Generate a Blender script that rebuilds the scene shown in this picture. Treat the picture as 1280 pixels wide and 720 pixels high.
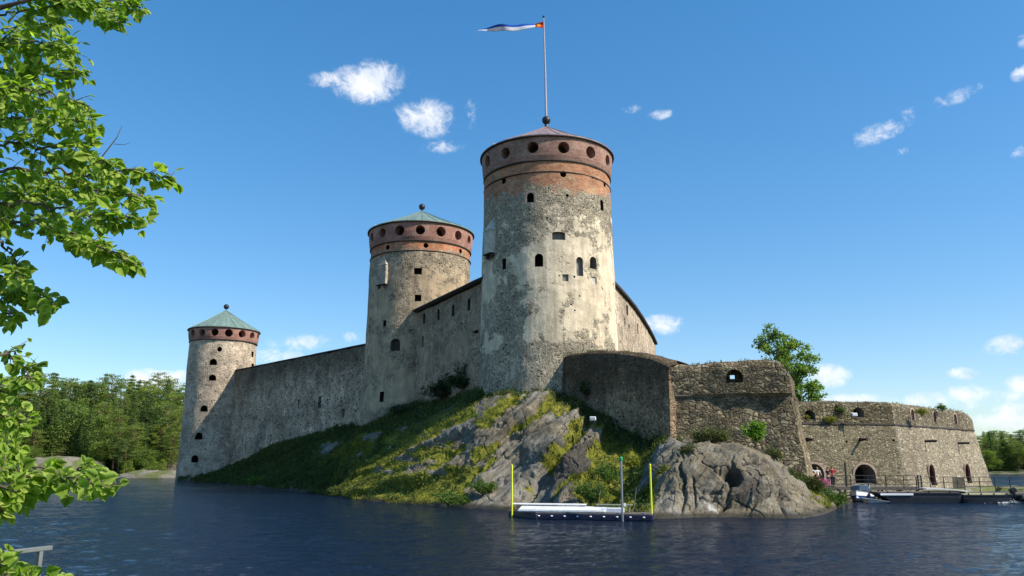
import bpy, bmesh, math, random
import numpy as np
from mathutils import Vector, Matrix, Quaternion
R = math.radians
random.seed(7); RNG = np.random.default_rng(11)
SC = bpy.context.scene
for o in list(bpy.data.objects): bpy.data.objects.remove(o)
COL = SC.collection

# ------------------------------------------------------------------ camera
PITCH = 11.97; F = 1000.0; EYE = 3.6
cd = bpy.data.cameras.new('camera'); cam = bpy.data.objects.new('camera', cd); COL.objects.link(cam)
cam.location = (0, 0, EYE); cam.rotation_euler = (R(90 + PITCH), 0, 0)
cd.sensor_width = 36; cd.lens = 36 * F / 1280; cd.clip_end = 5000; cd.clip_start = 0.1
SC.camera = cam
CP, SP = math.cos(R(PITCH)), math.sin(R(PITCH))
def ray(px, py):
    u = (px - 640) / F; v = (360 - py) / F
    return Vector((u, CP - v * SP, SP + v * CP))
def atY(px, py, Y):
    d = ray(px, py); t = Y / d.y
    return Vector((d.x * t, Y, EYE + d.z * t))
def atZ(px, py, z):
    d = ray(px, py); t = (z - EYE) / d.z
    return Vector((d.x * t, d.y * t, z))

# ------------------------------------------------------------------ sun and sky
SUN_AZ, SUN_EL = 68.0, 43.0            # azimuth measured from -Y (towards the camera) to +X
sdir = Vector((math.sin(R(SUN_AZ)) * math.cos(R(SUN_EL)), -math.cos(R(SUN_AZ)) * math.cos(R(SUN_EL)), math.sin(R(SUN_EL))))
sd = bpy.data.lights.new('sun', 'SUN'); sun = bpy.data.objects.new('sun', sd); COL.objects.link(sun)
sd.energy = 4.6; sd.angle = R(0.5); sd.color = (1.0, 0.94, 0.84)
sun.rotation_euler = sdir.to_track_quat('Z', 'Y').to_euler()
SC.view_settings.view_transform = 'Standard'; SC.view_settings.look = 'None'
SC.view_settings.exposure = 0.54; SC.view_settings.gamma = 1.0; SC.view_settings.use_curve_mapping = False
SC.render.engine = 'CYCLES'
SC.cycles.max_bounces = 6; SC.cycles.transparent_max_bounces = 8; SC.cycles.caustics_reflective = False; SC.cycles.caustics_refractive = False

class NT:
    """small helper for node trees"""
    def __init__(s, tree): s.t = tree; s.N = tree.nodes; s.L = tree.links
    def put(s, sock, v):
        if v is None: return
        if hasattr(v, 'is_output') or isinstance(v, bpy.types.NodeSocket): s.L.new(v, sock)
        else:
            if hasattr(sock, 'default_value'):
                if isinstance(v, (tuple, list)) and sock.type == 'RGBA' and len(v) == 3: v = (*v, 1)
                sock.default_value = v
    def node(s, ty, props=None, **inp):
        n = s.N.new(ty)
        for k, v in (props or {}).items(): setattr(n, k, v)
        for k, v in inp.items():
            k = k.replace('_', ' ')
            if k in n.inputs: s.put(n.inputs[k], v)
            elif k.startswith('i') and k[1:].isdigit(): s.put(n.inputs[int(k[1:])], v)
        return n
    def math(s, op, a, b=None, c=None, clamp=False):
        n = s.N.new('ShaderNodeMath'); n.operation = op; n.use_clamp = clamp
        s.put(n.inputs[0], a); s.put(n.inputs[1], b)
        if c is not None: s.put(n.inputs[2], c)
        return n.outputs[0]
    def vmath(s, op, a, b=None, out=0):
        n = s.N.new('ShaderNodeVectorMath'); n.operation = op
        s.put(n.inputs[0], a)
        if b is not None: s.put(n.inputs[1], b)
        return n.outputs['Value'] if op in ('DOT_PRODUCT', 'LENGTH') else n.outputs[0]
    def noise(s, vec, scale, detail=4, rough=.55, dist=0.0, out=0):
        n = s.node('ShaderNodeTexNoise', Vector=vec, Scale=scale, Detail=detail, Roughness=rough, Distortion=dist)
        return n.outputs[out]
    def ramp(s, fac, stops, interp='LINEAR'):
        n = s.N.new('ShaderNodeValToRGB'); n.color_ramp.interpolation = interp
        e = n.color_ramp.elements
        while len(e) < len(stops): e.new(0.5)
        for i, (p, c) in enumerate(stops):
            e[i].position = p
            e[i].color = (*c, 1) if isinstance(c, (tuple, list)) else (c, c, c, 1)
        s.put(n.inputs[0], fac)
        return n.outputs[0]
    def smooth(s, v, a, b):
        n = s.N.new('ShaderNodeMapRange'); n.interpolation_type = 'SMOOTHSTEP'
        s.put(n.inputs[0], v); s.put(n.inputs[1], a); s.put(n.inputs[2], b)
        return n.outputs[0]
    def mix(s, f, a, b, mode='MIX'):
        n = s.N.new('ShaderNodeMix'); n.data_type = 'RGBA'; n.blend_type = mode
        s.put(n.inputs[0], f); s.put(n.inputs[6], a); s.put(n.inputs[7], b)
        return n.outputs[2]
    def mapping(s, vec, scale=(1, 1, 1), rot=(0, 0, 0), loc=(0, 0, 0)):
        n = s.N.new('ShaderNodeMapping'); s.put(n.inputs[0], vec)
        n.inputs['Scale'].default_value = scale; n.inputs['Rotation'].default_value = rot; n.inputs['Location'].default_value = loc
        return n.outputs[0]
    def sep(s, vec):
        n = s.N.new('ShaderNodeSeparateXYZ'); s.put(n.inputs[0], vec); return n.outputs
    def bump(s, h, strength, dist, normal=None):
        n = s.node('ShaderNodeBump', Height=h, Strength=strength, Distance=dist)
        if normal is not None: s.L.new(normal, n.inputs['Normal'])
        return n.outputs[0]

def mat(name):
    m = bpy.data.materials.new(name); m.use_nodes = True
    m.node_tree.nodes.clear(); return m, NT(m.node_tree)
def finish(m, nt, color, rough=.8, normal=None, metallic=0.0, spec=.3, **kw):
    b = nt.node('ShaderNodeBsdfPrincipled')
    nt.put(b.inputs['Base Color'], color); nt.put(b.inputs['Roughness'], rough); nt.put(b.inputs['Metallic'], metallic)
    nt.put(b.inputs['Specular IOR Level'], spec)
    if normal is not None: nt.L.new(normal, b.inputs['Normal'])
    for k, v in kw.items(): nt.put(b.inputs[k.replace('_', ' ')], v)
    o = nt.N.new('ShaderNodeOutputMaterial'); nt.L.new(b.outputs[0], o.inputs[0])
    return m
def objco(nt): return nt.N.new('ShaderNodeTexCoord').outputs['Object']
def worldpos(nt): return nt.N.new('ShaderNodeNewGeometry').outputs['Position']

# world
W = bpy.data.worlds.new('World'); SC.world = W; W.use_nodes = True
W.node_tree.nodes.clear(); nt = NT(W.node_tree)
sky = nt.N.new('ShaderNodeTexSky'); sky.sky_type = 'NISHITA'; sky.sun_disc = False
sky.sun_elevation = R(SUN_EL); sky.sun_rotation = R(180 - SUN_AZ)
sky.altitude = 80; sky.air_density = 1.0; sky.dust_density = 0.35; sky.ozone_density = 3.0
STR = 0.15
hs = nt.node('ShaderNodeHueSaturation', Color=sky.outputs[0], Saturation=1.34, Value=1.0)
gm = nt.node('ShaderNodeGamma', Color=hs.outputs[0], Gamma=.76)
skyc = nt.mix(1.0, gm.outputs[0], (1.0, 1.10, 1.20), 'MULTIPLY')
dirv = nt.N.new('ShaderNodeTexCoord').outputs['Generated']
n1 = nt.noise(dirv, 20, 8, .62, .8); n2 = nt.noise(dirv, 60, 8, .68, 1.2)
nz = nt.math('ADD', nt.math('MULTIPLY', nt.math('SUBTRACT', n1, .5), 2.3), nt.math('MULTIPLY', nt.math('SUBTRACT', n2, .5), 2.1))
# px, py, half width, half height, density, tilt
CL = [(462, 102, 52, 30, 1.0, 8), (412, 100, 30, 12, .75, 6), (532, 147, 42, 27, .95, 0), (552, 184, 26, 9, .45, 5),
      (588, 142, 9, 24, .35, 0), (789, 136, 14, 6, .42, 0), (826, 143, 18, 7, .55, 0), (1100, 165, 44, 15, .72, 14),
      (1132, 148, 12, 20, .45, -15), (1128, 189, 10, 6, .5, 0), (1196, 120, 34, 11, .66, 10), (1276, 92, 14, 12, .9, 20), (1279, 50, 8, 12, .5, 0),
      (1274, 190, 14, 10, .5, 0), (200, 474, 52, 16, 1.15, 0), (372, 428, 44, 13, .72, 4), (345, 446, 42, 14, .75, 0), (440, 421, 16, 8, .6, 0),
      (828, 406, 32, 15, .95, 0), (1034, 470, 34, 17, 1.1, -3), (1066, 499, 50, 9, .95, 0), (1257, 432, 32, 14, .62, 6),
      (1202, 467, 24, 10, .95, -6), (1274, 480, 20, 14, 1.0, 0), (1160, 501, 52, 13, .8, 2), (1212, 492, 34, 15, .9, 0),
      (1218, 506, 20, 8, .5, 0), (1262, 512, 30, 12, .7, 0), (1255, 526, 50, 14, 1.05, 0), (1262, 496, 30, 14, .45, 0),
      (1700, 300, 160, 50, .9, 0), (-300, 250, 150, 40, .8, 0)]
acc = None
for (px, py, a, b, g, tl) in CL:
    c = ray(px, py).normalized()
    r = Vector((c.y, -c.x, 0)).normalized(); up = r.cross(c)
    ct, st = math.cos(R(tl)), math.sin(R(tl))
    r2 = r * ct + up * st; u2 = up * ct - r * st
    k = 1 / math.sqrt(1 + ((px - 640) / F) ** 2 + ((py - 360) / F) ** 2)
    x = nt.vmath('DOT_PRODUCT', dirv, tuple(r2 / (a * k / F)))
    y = nt.vmath('DOT_PRODUCT', dirv, tuple(u2 / (b * k / F)))
    q = nt.math('ADD', nt.math('MULTIPLY', x, x), nt.math('MULTIPLY', y, y))
    m_ = nt.math('MULTIPLY', nt.math('SUBTRACT', 1.0, q), g)
    front = nt.math('GREATER_THAN', nt.vmath('DOT_PRODUCT', dirv, tuple(c)), .3)
    m_ = nt.math('SUBTRACT', nt.math('MULTIPLY', nt.math('ADD', m_, 3.0), front), 3.0)
    acc = m_ if acc is None else nt.math('MAXIMUM', acc, m_)
dens = nt.smooth(nt.math('ADD', nt.math('MULTIPLY', acc, 1.15), nz), .05, 1.6)
dens = nt.math('MULTIPLY', dens, nt.smooth(acc, -.25, .35))
cshade = nt.ramp(nt.noise(dirv, 40, 4, .5), [(.35, (.80, .84, .92)), (.62, (1.0, 1.0, 1.0))])
cc = nt.mix(1.0, cshade, (5.2, 5.25, 5.35), 'MULTIPLY')
fin = nt.mix(nt.math('MULTIPLY', dens, .96), skyc, cc)
bg = nt.node('ShaderNodeBackground', Color=fin, Strength=STR)
wo = nt.N.new('ShaderNodeOutputWorld'); nt.L.new(bg.outputs[0], wo.inputs[0])

# ------------------------------------------------------------------ numeric noise
def _h(ix, iy, iz, s):
    n = (ix * 374761393 + iy * 668265263 + iz * 2147483647 + s * 1274126177) & 0xffffffff
    n = ((n ^ (n >> 13)) * 1274126177) & 0xffffffff
    return ((n ^ (n >> 16)) & 0xffff) / 65535.0
def vnoise(p, seed=0):
    p = np.asarray(p, float); f = np.floor(p); i = f.astype(np.int64); t = p - f; t = t * t * (3 - 2 * t)
    out = 0
    for dx in (0, 1):
        for dy in (0, 1):
            for dz in (0, 1):
                w = (t[..., 0] if dx else 1 - t[..., 0]) * (t[..., 1] if dy else 1 - t[..., 1]) * (t[..., 2] if dz else 1 - t[..., 2])
                out = out + w * _h(i[..., 0] + dx, i[..., 1] + dy, i[..., 2] + dz, seed)
    return out * 2 - 1
def fbm(p, seed=0, oct=4, gain=.5):
    a, s, tot = 1.0, 0, 0; p = np.asarray(p, float)
    for k in range(oct):
        s = s + a * vnoise(p * (2 ** k) + 17.3 * k, seed + k); tot += a; a *= gain
    return s / tot

# ------------------------------------------------------------------ object helpers
def tag(o, label=None, cat=None, group=None, kind=None):
    if label: o['label'] = label
    if cat: o['category'] = cat
    if group: o['group'] = group
    if kind: o['kind'] = kind
    return o
def wloc(o):
    v = Vector((0, 0, 0))
    while o is not None: v += o.location; o = o.parent
    return v
def empty(name, loc, label=None, cat=None, group=None):
    o = bpy.data.objects.new(name, None); COL.objects.link(o); o.location = loc; o.empty_display_size = .5
    return tag(o, label, cat, group)
def link_mesh(name, me, parent=None, origin=None):
    o = bpy.data.objects.new(name, me); COL.objects.link(o)
    base = wloc(parent) if parent else Vector((0, 0, 0))
    org = Vector(origin) if origin is not None else base
    me.transform(Matrix.Translation(-org))
    if parent: o.parent = parent
    o.location = org - base
    return o
def mk(name, V, Fc, m, parent=None, smooth=False, origin=None):
    """verts in world coordinates; faces an int array (n,3)/(n,4) or list of lists"""
    me = bpy.data.meshes.new(name)
    if isinstance(Fc, np.ndarray):
        V = np.asarray(V, np.float32); n, k = Fc.shape
        me.vertices.add(len(V)); me.vertices.foreach_set('co', V.ravel())
        me.loops.add(n * k); me.loops.foreach_set('vertex_index', Fc.astype(np.int32).ravel())
        me.polygons.add(n); me.polygons.foreach_set('loop_start', np.arange(0, n * k, k, dtype=np.int32))
        me.polygons.foreach_set('loop_total', np.full(n, k, np.int32))
        me.update(calc_edges=True)
    else:
        me.from_pydata([tuple(v) for v in V], [], [tuple(f) for f in Fc]); me.update()
    me.polygons.foreach_set('use_smooth', [smooth] * len(me.polygons))
    for mm in (m if isinstance(m, (list, tuple)) else [m]): me.materials.append(mm)
    return link_mesh(name, me, parent, origin)

class MB:
    """collects boxes, tubes, lathes in world coordinates and links them as one mesh"""
    def __init__(s): s.v = []; s.f = []; s.mi = []; s.cur = 0
    def add(s, vs, fs):
        b = len(s.v); s.v += [tuple(v) for v in vs]; s.f += [tuple(b + i for i in f) for f in fs]; s.mi += [s.cur] * len(fs)
        return s
    def box(s, c, size, rot=None, bev=0.0):
        hx, hy, hz = size[0] / 2, size[1] / 2, size[2] / 2
        M = rot if rot is not None else Matrix.Identity(3); c = Vector(c)
        if bev <= 0:
            P = [(x, y, z) for x in (-hx, hx) for y in (-hy, hy) for z in (-hz, hz)]
            fs = [(0, 1, 3, 2), (4, 6, 7, 5), (0, 4, 5, 1), (2, 3, 7, 6), (0, 2, 6, 4), (1, 5, 7, 3)]
            return s.add([c + M @ Vector(p) for p in P], fs)
        bm = bmesh.new(); bmesh.ops.create_cube(bm, size=1)
        for v in bm.verts: v.co = Vector((v.co.x * size[0], v.co.y * size[1], v.co.z * size[2]))
        bmesh.ops.bevel(bm, geom=bm.edges[:], offset=bev, segments=2, affect='EDGES', profile=.5)
        bm.verts.index_update()
        s.add([c + M @ v.co for v in bm.verts], [[v.index for v in f.verts] for f in bm.faces]); bm.free(); return s
    def tube(s, pts, rad, n=8, caps=True):
        pts = [Vector(p) for p in pts]; rr = rad if isinstance(rad, (list, tuple)) else [rad] * len(pts)
        rings = []; ref = None
        for i, p in enumerate(pts):
            d = (pts[min(i + 1, len(pts) - 1)] - pts[max(i - 1, 0)]).normalized()
            if ref is None:
                ref = d.orthogonal().normalized()
            else:
                ref = (ref - d * ref.dot(d)); ref = ref.normalized() if ref.length > 1e-6 else d.orthogonal().normalized()
            q = d.cross(ref)
            rings.append([p + (ref * math.cos(2 * math.pi * k / n) + q * math.sin(2 * math.pi * k / n)) * rr[i] for k in range(n)])
        vs = [v for r in rings for v in r]; fs = []
        for i in range(len(pts) - 1):
            for k in range(n): fs.append((i * n + k, i * n + (k + 1) % n, (i + 1) * n + (k + 1) % n, (i + 1) * n + k))
        if caps: fs.append(tuple(reversed(range(n)))); fs.append(tuple((len(pts) - 1) * n + k for k in range(n)))
        return s.add(vs, fs)
    def lathe(s, c, prof, n=32, capb=True, capt=True):
        c = Vector(c); vs = []; fs = []
        for (r, z) in prof:
            for k in range(n):
                a = 2 * math.pi * k / n; vs.append(c + Vector((r * math.cos(a), r * math.sin(a), z)))
        for i in range(len(prof) - 1):
            for k in range(n): fs.append((i * n + k, i * n + (k + 1) % n, (i + 1) * n + (k + 1) % n, (i + 1) * n + k))
        if capb: fs.append(tuple(reversed(range(n))))
        if capt: fs.append(tuple((len(prof) - 1) * n + k for k in range(n)))
        return s.add(vs, fs)
    def ball(s, c, r, n=16, sq=(1, 1, 1)):
        c = Vector(c); vs = []; fs = []; m = n // 2
        for i in range(m + 1):
            t = math.pi * (i + .02 * (i == 0) - .02 * (i == m)) / m
            for k in range(n):
                a = 2 * math.pi * k / n
                vs.append(c + Vector((r * sq[0] * math.sin(t) * math.cos(a), r * sq[1] * math.sin(t) * math.sin(a), -r * sq[2] * math.cos(t))))
        for i in range(m):
            for k in range(n): fs.append((i * n + k, i * n + (k + 1) % n, (i + 1) * n + (k + 1) % n, (i + 1) * n + k))
        return s.add(vs, fs)
    def build(s, name, m, parent=None, smooth=False, origin=None):
        o = mk(name, s.v, s.f, m, parent, smooth, origin)
        if isinstance(m, (list, tuple)) and len(m) > 1: o.data.polygons.foreach_set('material_index', s.mi)
        return o

# ------------------------------------------------------------------ materials
def simple(name, col, rough=.6, metallic=0, var=.15, scale=6, spec=.3, bump=.0):
    m, nt = mat(name); co = objco(nt)
    n = nt.noise(co, scale, 5, .6)
    c = nt.mix(1.0, col, nt.ramp(n, [(.3, 1 - var), (.7, 1 + var)]), 'MULTIPLY')
    nm = nt.bump(n, bump, .02) if bump else None
    return finish(m, nt, c, rough, nm, metallic, spec)

def masonry(name, scale=2.2, zr=1.6, cols=None, mortar=(.38, .35, .29), mw=.06, bump=.8, bd=.08, plaster=None, brick=None,
            lichen=.25, stain_or_blotch=None, big=.35, warm=(1.13, 1.0, .84), bare=None, mid=1.0, sideshade=None):
    """plaster=(colour, function zones); every z is an object-space height"""
    m, nt = mat(name); co = objco(nt)
    warp = nt.node('ShaderNodeTexNoise', Vector=co, Scale=1.1, Detail=2).outputs['Color']
    p = nt.vmath('ADD', co, nt.vmath('SCALE', nt.vmath('SUBTRACT', warp, (.5, .5, .5)), None)) if False else co
    wn = nt.N.new('ShaderNodeVectorMath'); wn.operation = 'SCALE'; nt.L.new(nt.vmath('SUBTRACT', warp, (.5, .5, .5)), wn.inputs[0]); wn.inputs['Scale'].default_value = .35
    wf = nt.N.new('ShaderNodeVectorMath'); wf.operation = 'SCALE'; nt.L.new(nt.vmath('SUBTRACT', nt.node('ShaderNodeTexNoise', Vector=co, Scale=scale * 1.6, Detail=3).outputs['Color'], (.5, .5, .5)), wf.inputs[0]); wf.inputs['Scale'].default_value = .42 / scale
    p = nt.vmath('ADD', nt.vmath('ADD', co, wn.outputs[0]), wf.outputs[0])
    p = nt.mapping(p, (scale, scale, scale * zr))
    vc = nt.node('ShaderNodeTexVoronoi', {'feature': 'F1'}, Vector=p, Scale=1.0, Randomness=.85)
    ve = nt.node('ShaderNodeTexVoronoi', {'feature': 'DISTANCE_TO_EDGE'}, Vector=p, Scale=1.0, Randomness=.85)
    ps = nt.mapping(p, (2.1, 2.1, 2.3), (0, 0, 0), (3.3, 1.7, .4))
    vc2 = nt.node('ShaderNodeTexVoronoi', {'feature': 'F1'}, Vector=ps, Scale=1.0, Randomness=1.0)
    ve2 = nt.node('ShaderNodeTexVoronoi', {'feature': 'DISTANCE_TO_EDGE'}, Vector=ps, Scale=1.0, Randomness=1.0)
    msk = nt.smooth(nt.noise(co, scale * .55, 3, .6), .50, .54)
    cell = nt.sep(nt.mix(msk, vc.outputs['Color'], vc2.outputs['Color']))
    edist = nt.math('ADD', nt.math('MULTIPLY', ve.outputs['Distance'], nt.math('SUBTRACT', 1.0, msk)), nt.math('MULTIPLY', nt.math('MULTIPLY', ve2.outputs['Distance'], .8), msk))
    fine = nt.noise(co, scale * 7, 5, .65)
    cols = cols or [(.0, (.10, .09, .08)), (.35, (.22, .20, .17)), (.7, (.33, .30, .25)), (1.0, (.42, .36, .28))]
    stone = nt.ramp(cell[0], cols)
    stone = nt.mix(1.0, stone, nt.ramp(fine, [(.25, .62), (.75, 1.3)]), 'MULTIPLY')
    edge = nt.smooth(nt.math('ADD', edist, nt.math('MULTIPLY', nt.math('SUBTRACT', fine, .5), .2)), mw * .35, mw)
    col = nt.mix(edge, mortar, stone)
    h = nt.math('ADD', nt.math('MULTIPLY', nt.smooth(edist, 0.0, .22), 1.0), nt.math('MULTIPLY', fine, .45))
    z = nt.sep(co)[2]
    bign = nt.noise(co, .16, 5, .6, .4)
    col = nt.mix(1.0, col, nt.ramp(bign, [(.3, 1 - big), (.7, 1 + big * .7)]), 'MULTIPLY')
    col = nt.mix(1.0, col, nt.ramp(nt.noise(co, .8, 6, .7, .3), [(.32, 1 - .42 * mid), (.5, .95), (.68, 1 + .38 * mid)]), 'MULTIPLY')
    if brick:
        # brick = list of (zlo, zhi, wobble, colour a, colour b)
        for (zlo, zhi, wob, ca, cb) in brick:
            bp = nt.mapping(co, (3.5, 3.5, 13))
            bv = nt.node('ShaderNodeTexVoronoi', {'feature': 'F1'}, Vector=bp, Scale=1.0, Randomness=.6)
            bc = nt.mix(nt.sep(bv.outputs['Color'])[0], ca, cb)
            bc = nt.mix(nt.smooth(nt.noise(co, .9, 5, .65), .5, .75), bc, (.44, .33, .22))
            bc = nt.mix(1.0, bc, nt.ramp(nt.noise(co, .5, 5, .6), [(.3, .75), (.7, 1.2)]), 'MULTIPLY')
            zz = nt.math('ADD', z, nt.math('MULTIPLY', nt.math('SUBTRACT', nt.noise(co, .55, 6, .62), .5), wob))
            k = nt.math('MULTIPLY', nt.smooth(zz, zlo - .35, zlo + .35), nt.math('SUBTRACT', 1.0, nt.smooth(z, zhi - .02, zhi + .02)))
            col = nt.mix(k, col, bc)
            h = nt.mix(k, h, nt.math('MULTIPLY', nt.noise(bp, 1.2, 3), .5))
    if plaster:
        # (colour, coverage by noise lo..hi, zlo, zhi, soft)
        for (pc, cov, zlo, zhi, soft, sc) in plaster:
            pn = nt.math('ADD', nt.noise(co, sc, 7, .62, .2), nt.math('MULTIPLY', nt.math('SUBTRACT', nt.noise(co, sc * 6, 5, .7), .5), .35))
            zm = nt.math('MULTIPLY', nt.smooth(z, zlo - soft, zlo + soft), nt.math('SUBTRACT', 1.0, nt.smooth(z, zhi - soft, zhi + soft)))
            if bare is not None:
                bx = nt.math('SUBTRACT', 1.0, nt.smooth(nt.math('ADD', nt.sep(co)[0], nt.math('MULTIPLY', nt.math('SUBTRACT', nt.noise(co, .6, 5, .65), .5), 3.0)), bare, bare + 1.4))
                pn = nt.math('SUBTRACT', pn, nt.math('MULTIPLY', bx, .085))
            k = nt.smooth(nt.math('ADD', pn, nt.math('MULTIPLY', nt.math('SUBTRACT', zm, 1.0), .6)), cov, cov + .07)
            pcv = nt.mix(1.0, pc, nt.ramp(nt.noise(co, .8, 8, .7), [(.3, (.68, .65, .62)), (.5, (.95, .93, .90)), (.68, (1.18, 1.16, 1.12))]), 'MULTIPLY')
            pcv = nt.mix(1.0, pcv, nt.ramp(nt.noise(nt.mapping(co, (1.2, 1.2, .16)), 1.0, 6, .7), [(.34, .68), (.6, 1.08)]), 'MULTIPLY')
            col = nt.mix(nt.math('MULTIPLY', k, .93), col, pcv)
            hp = nt.math('ADD', 1.0, nt.math('MULTIPLY', nt.noise(co, 2.2, 9, .72), 1.1))
            h = nt.mix(k, h, hp)
    if lichen:
        ln = nt.smooth(nt.noise(co, 1.7, 7, .7), .56, .72)
        col = nt.mix(nt.math('MULTIPLY', ln, lichen), col, (.045, .042, .035))
    if stain_or_blotch:
        for (z0, z1, amt, sc_) in stain_or_blotch:       # soot and algae runs hanging from z1 down to z0
            st = nt.noise(nt.mapping(co, (sc_, sc_, .09)), 1.0, 6, .68)
            zf = nt.smooth(nt.math('ADD', z, nt.math('MULTIPLY', nt.math('SUBTRACT', st, .5), 5.0)), z0, z1)
            col = nt.mix(nt.math('MULTIPLY', zf, amt), col, (.035, .031, .024))
    if sideshade is not None:       # shade of the dim left face painted in as a grey-green tint
        ak = nt.math('SUBTRACT', 1.0, nt.smooth(nt.sep(co)[0], sideshade - .15, sideshade + .15))
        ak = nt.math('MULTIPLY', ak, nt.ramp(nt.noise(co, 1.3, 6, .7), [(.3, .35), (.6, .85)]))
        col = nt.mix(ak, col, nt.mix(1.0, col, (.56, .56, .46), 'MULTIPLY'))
    if warm: col = nt.mix(1.0, col, warm, 'MULTIPLY')
    nm = nt.bump(h, bump, bd)
    return finish(m, nt, col, .92, nm, spec=.15)

M = {}
STONE_FAR = [(.0, (.06, .053, .045)), (.3, (.19, .17, .145)), (.6, (.34, .305, .255)), (1.0, (.45, .40, .33))]
M['curtain'] = masonry('rubble_masonry', 2.5, 1.4, [(.0, (.03, .027, .024)), (.35, (.13, .115, .095)), (.65, (.33, .30, .25)), (1.0, (.50, .45, .38))], (.46, .42, .36), .17, .7, .07, stain_or_blotch=[(11.5, 17.2, .72, 1.1)], lichen=.5, big=.5, warm=(1.36, 1.14, .92))
M['lefttower'] = masonry('pale_rubble', 2.7, 1.5, [(.0, (.10, .09, .085)), (.3, (.28, .26, .24)), (.7, (.44, .40, .35)), (1.0, (.55, .49, .42))],
                         (.54, .48, .40), .2, .7, .07, lichen=.25)
M['midtower'] = masonry('ochre_plastered_masonry', 3.4, 1.5, STONE_FAR, (.40, .36, .28), .16, .7, .07,
                        plaster=[((.42, .365, .285), .44, 8, 27, 2.0, .35)], brick=[(28.3, 40, 3.2, (.28, .115, .07), (.42, .21, .13))], lichen=.3)
M['maintower'] = masonry('lime_plastered_masonry', 3.8, 1.4, [(.0, (.06, .055, .05)), (.35, (.20, .18, .15)), (.7, (.36, .32, .26)), (1.0, (.48, .42, .33))],
                         (.50, .45, .36), .17, .9, .07,
                         plaster=[((.68, .61, .50), .40, 12.5, 24.5, 1.8, .28), ((.66, .60, .50), .50, 20, 28, 2.0, .5)],
                         brick=[(28.7, 40, 6.5, (.27, .13, .085), (.42, .235, .15))], lichen=.4, bare=-3.3, warm=(1.06, 1.0, .88), mid=.6)
M['roughbig'] = masonry('weathered_boulder_masonry', 2.0, 1.6, [(.0, (.10, .085, .062)), (.3, (.18, .15, .11)), (.65, (.31, .26, .185)), (1.0, (.42, .36, .26))],
                        (.17, .145, .105), .09, 1.0, .13, lichen=.5, big=.45, warm=(1.06, 1.0, .84))
M['roughdark'] = masonry('damp_rubble_masonry', 3.0, 1.5, [(.0, (.06, .05, .04)), (.3, (.18, .155, .125)), (.65, (.32, .285, .23)), (1.0, (.44, .39, .32))],
                         (.30, .26, .21), .16, .9, .10, lichen=.3, stain_or_blotch=[(6.6, 11.0, .78, 1.6)], warm=(1.42, 1.14, .86))
M['tallwall'] = masonry('grey_patchy_masonry', 3.0, 1.5, [(.0, (.06, .05, .045)), (.3, (.18, .16, .135)), (.65, (.30, .27, .23)), (1.0, (.42, .38, .32))],
                         (.34, .31, .26), .18, .8, .08, lichen=.4, plaster=[((.30, .27, .225), .50, 4, 30, 2.0, .35)], stain_or_blotch=[(17, 22, .45, 1.2)], warm=(1.36, 1.12, .9))
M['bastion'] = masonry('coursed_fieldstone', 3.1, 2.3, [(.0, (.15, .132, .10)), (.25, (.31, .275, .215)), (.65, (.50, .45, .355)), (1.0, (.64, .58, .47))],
                       (.25, .22, .17), .12, .9, .08, lichen=.25, big=.18, mid=.35, warm=(1.06, 1.0, .88), sideshade=-4.9)
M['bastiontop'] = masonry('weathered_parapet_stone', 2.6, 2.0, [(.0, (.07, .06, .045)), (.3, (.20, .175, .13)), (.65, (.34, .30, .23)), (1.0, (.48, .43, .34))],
                          (.14, .12, .085), .10, .9, .10, lichen=.4, big=.2, mid=.5, warm=(1.05, 1.0, .87), sideshade=-4.9)

def brickmat(name, a, b, c=(.44, .35, .26)):
    m, nt = mat(name); co = objco(nt)
    bp = nt.mapping(co, (3.4, 3.4, 12.5))
    bv = nt.node('ShaderNodeTexVoronoi', {'feature': 'F1'}, Vector=bp, Scale=1.0, Randomness=.6)
    col = nt.mix(nt.sep(bv.outputs['Color'])[0], a, b)
    col = nt.mix(nt.math('MULTIPLY', nt.smooth(nt.noise(co, 1.1, 7, .7), .5, .7), .6), col, c)
    col = nt.mix(1.0, col, nt.ramp(nt.noise(co, .45, 6, .65), [(.3, .62), (.7, 1.25)]), 'MULTIPLY')
    col = nt.mix(nt.math('MULTIPLY', nt.smooth(nt.noise(co, 2.5, 7, .7), .55, .72), .45), col, (.07, .05, .04))
    return finish(m, nt, col, .9, nt.bump(nt.noise(bp, 1.1, 4), .5, .05), spec=.15)
M['brick'] = brickmat('red_brick', (.25, .135, .10), (.37, .225, .17))
M['brickred'] = brickmat('bright_red_brick', (.30, .135, .10), (.42, .235, .175))
M['brickpink'] = brickmat('pink_brick_surround', (.36, .24, .19), (.46, .35, .28), (.45, .40, .32))
M['trim'] = simple('dark_stone_trim', (.05, .042, .035), .9, var=.3, scale=3, bump=.3)
M['ledge'] = simple('mossy_stone_ledge', (.15, .125, .085), .9, var=.45, scale=2, bump=.4)
M['void'] = simple('unlit_chamber_lining', (.03, .026, .022), 1.0, var=.2, spec=0)  # near-black colour stands in for the darkness inside the openings
M['redwood'] = simple('red_brown_boards', (.12, .035, .025), .8, var=.3, scale=5)
M['paleplaster'] = simple('pale_dressed_stone', (.46, .43, .36), .9, var=.3, scale=2.5, bump=.4)
M['stonegrey'] = simple('grey_dressed_stone', (.20, .185, .16), .9, var=.4, scale=2.5, bump=.4)

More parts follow.
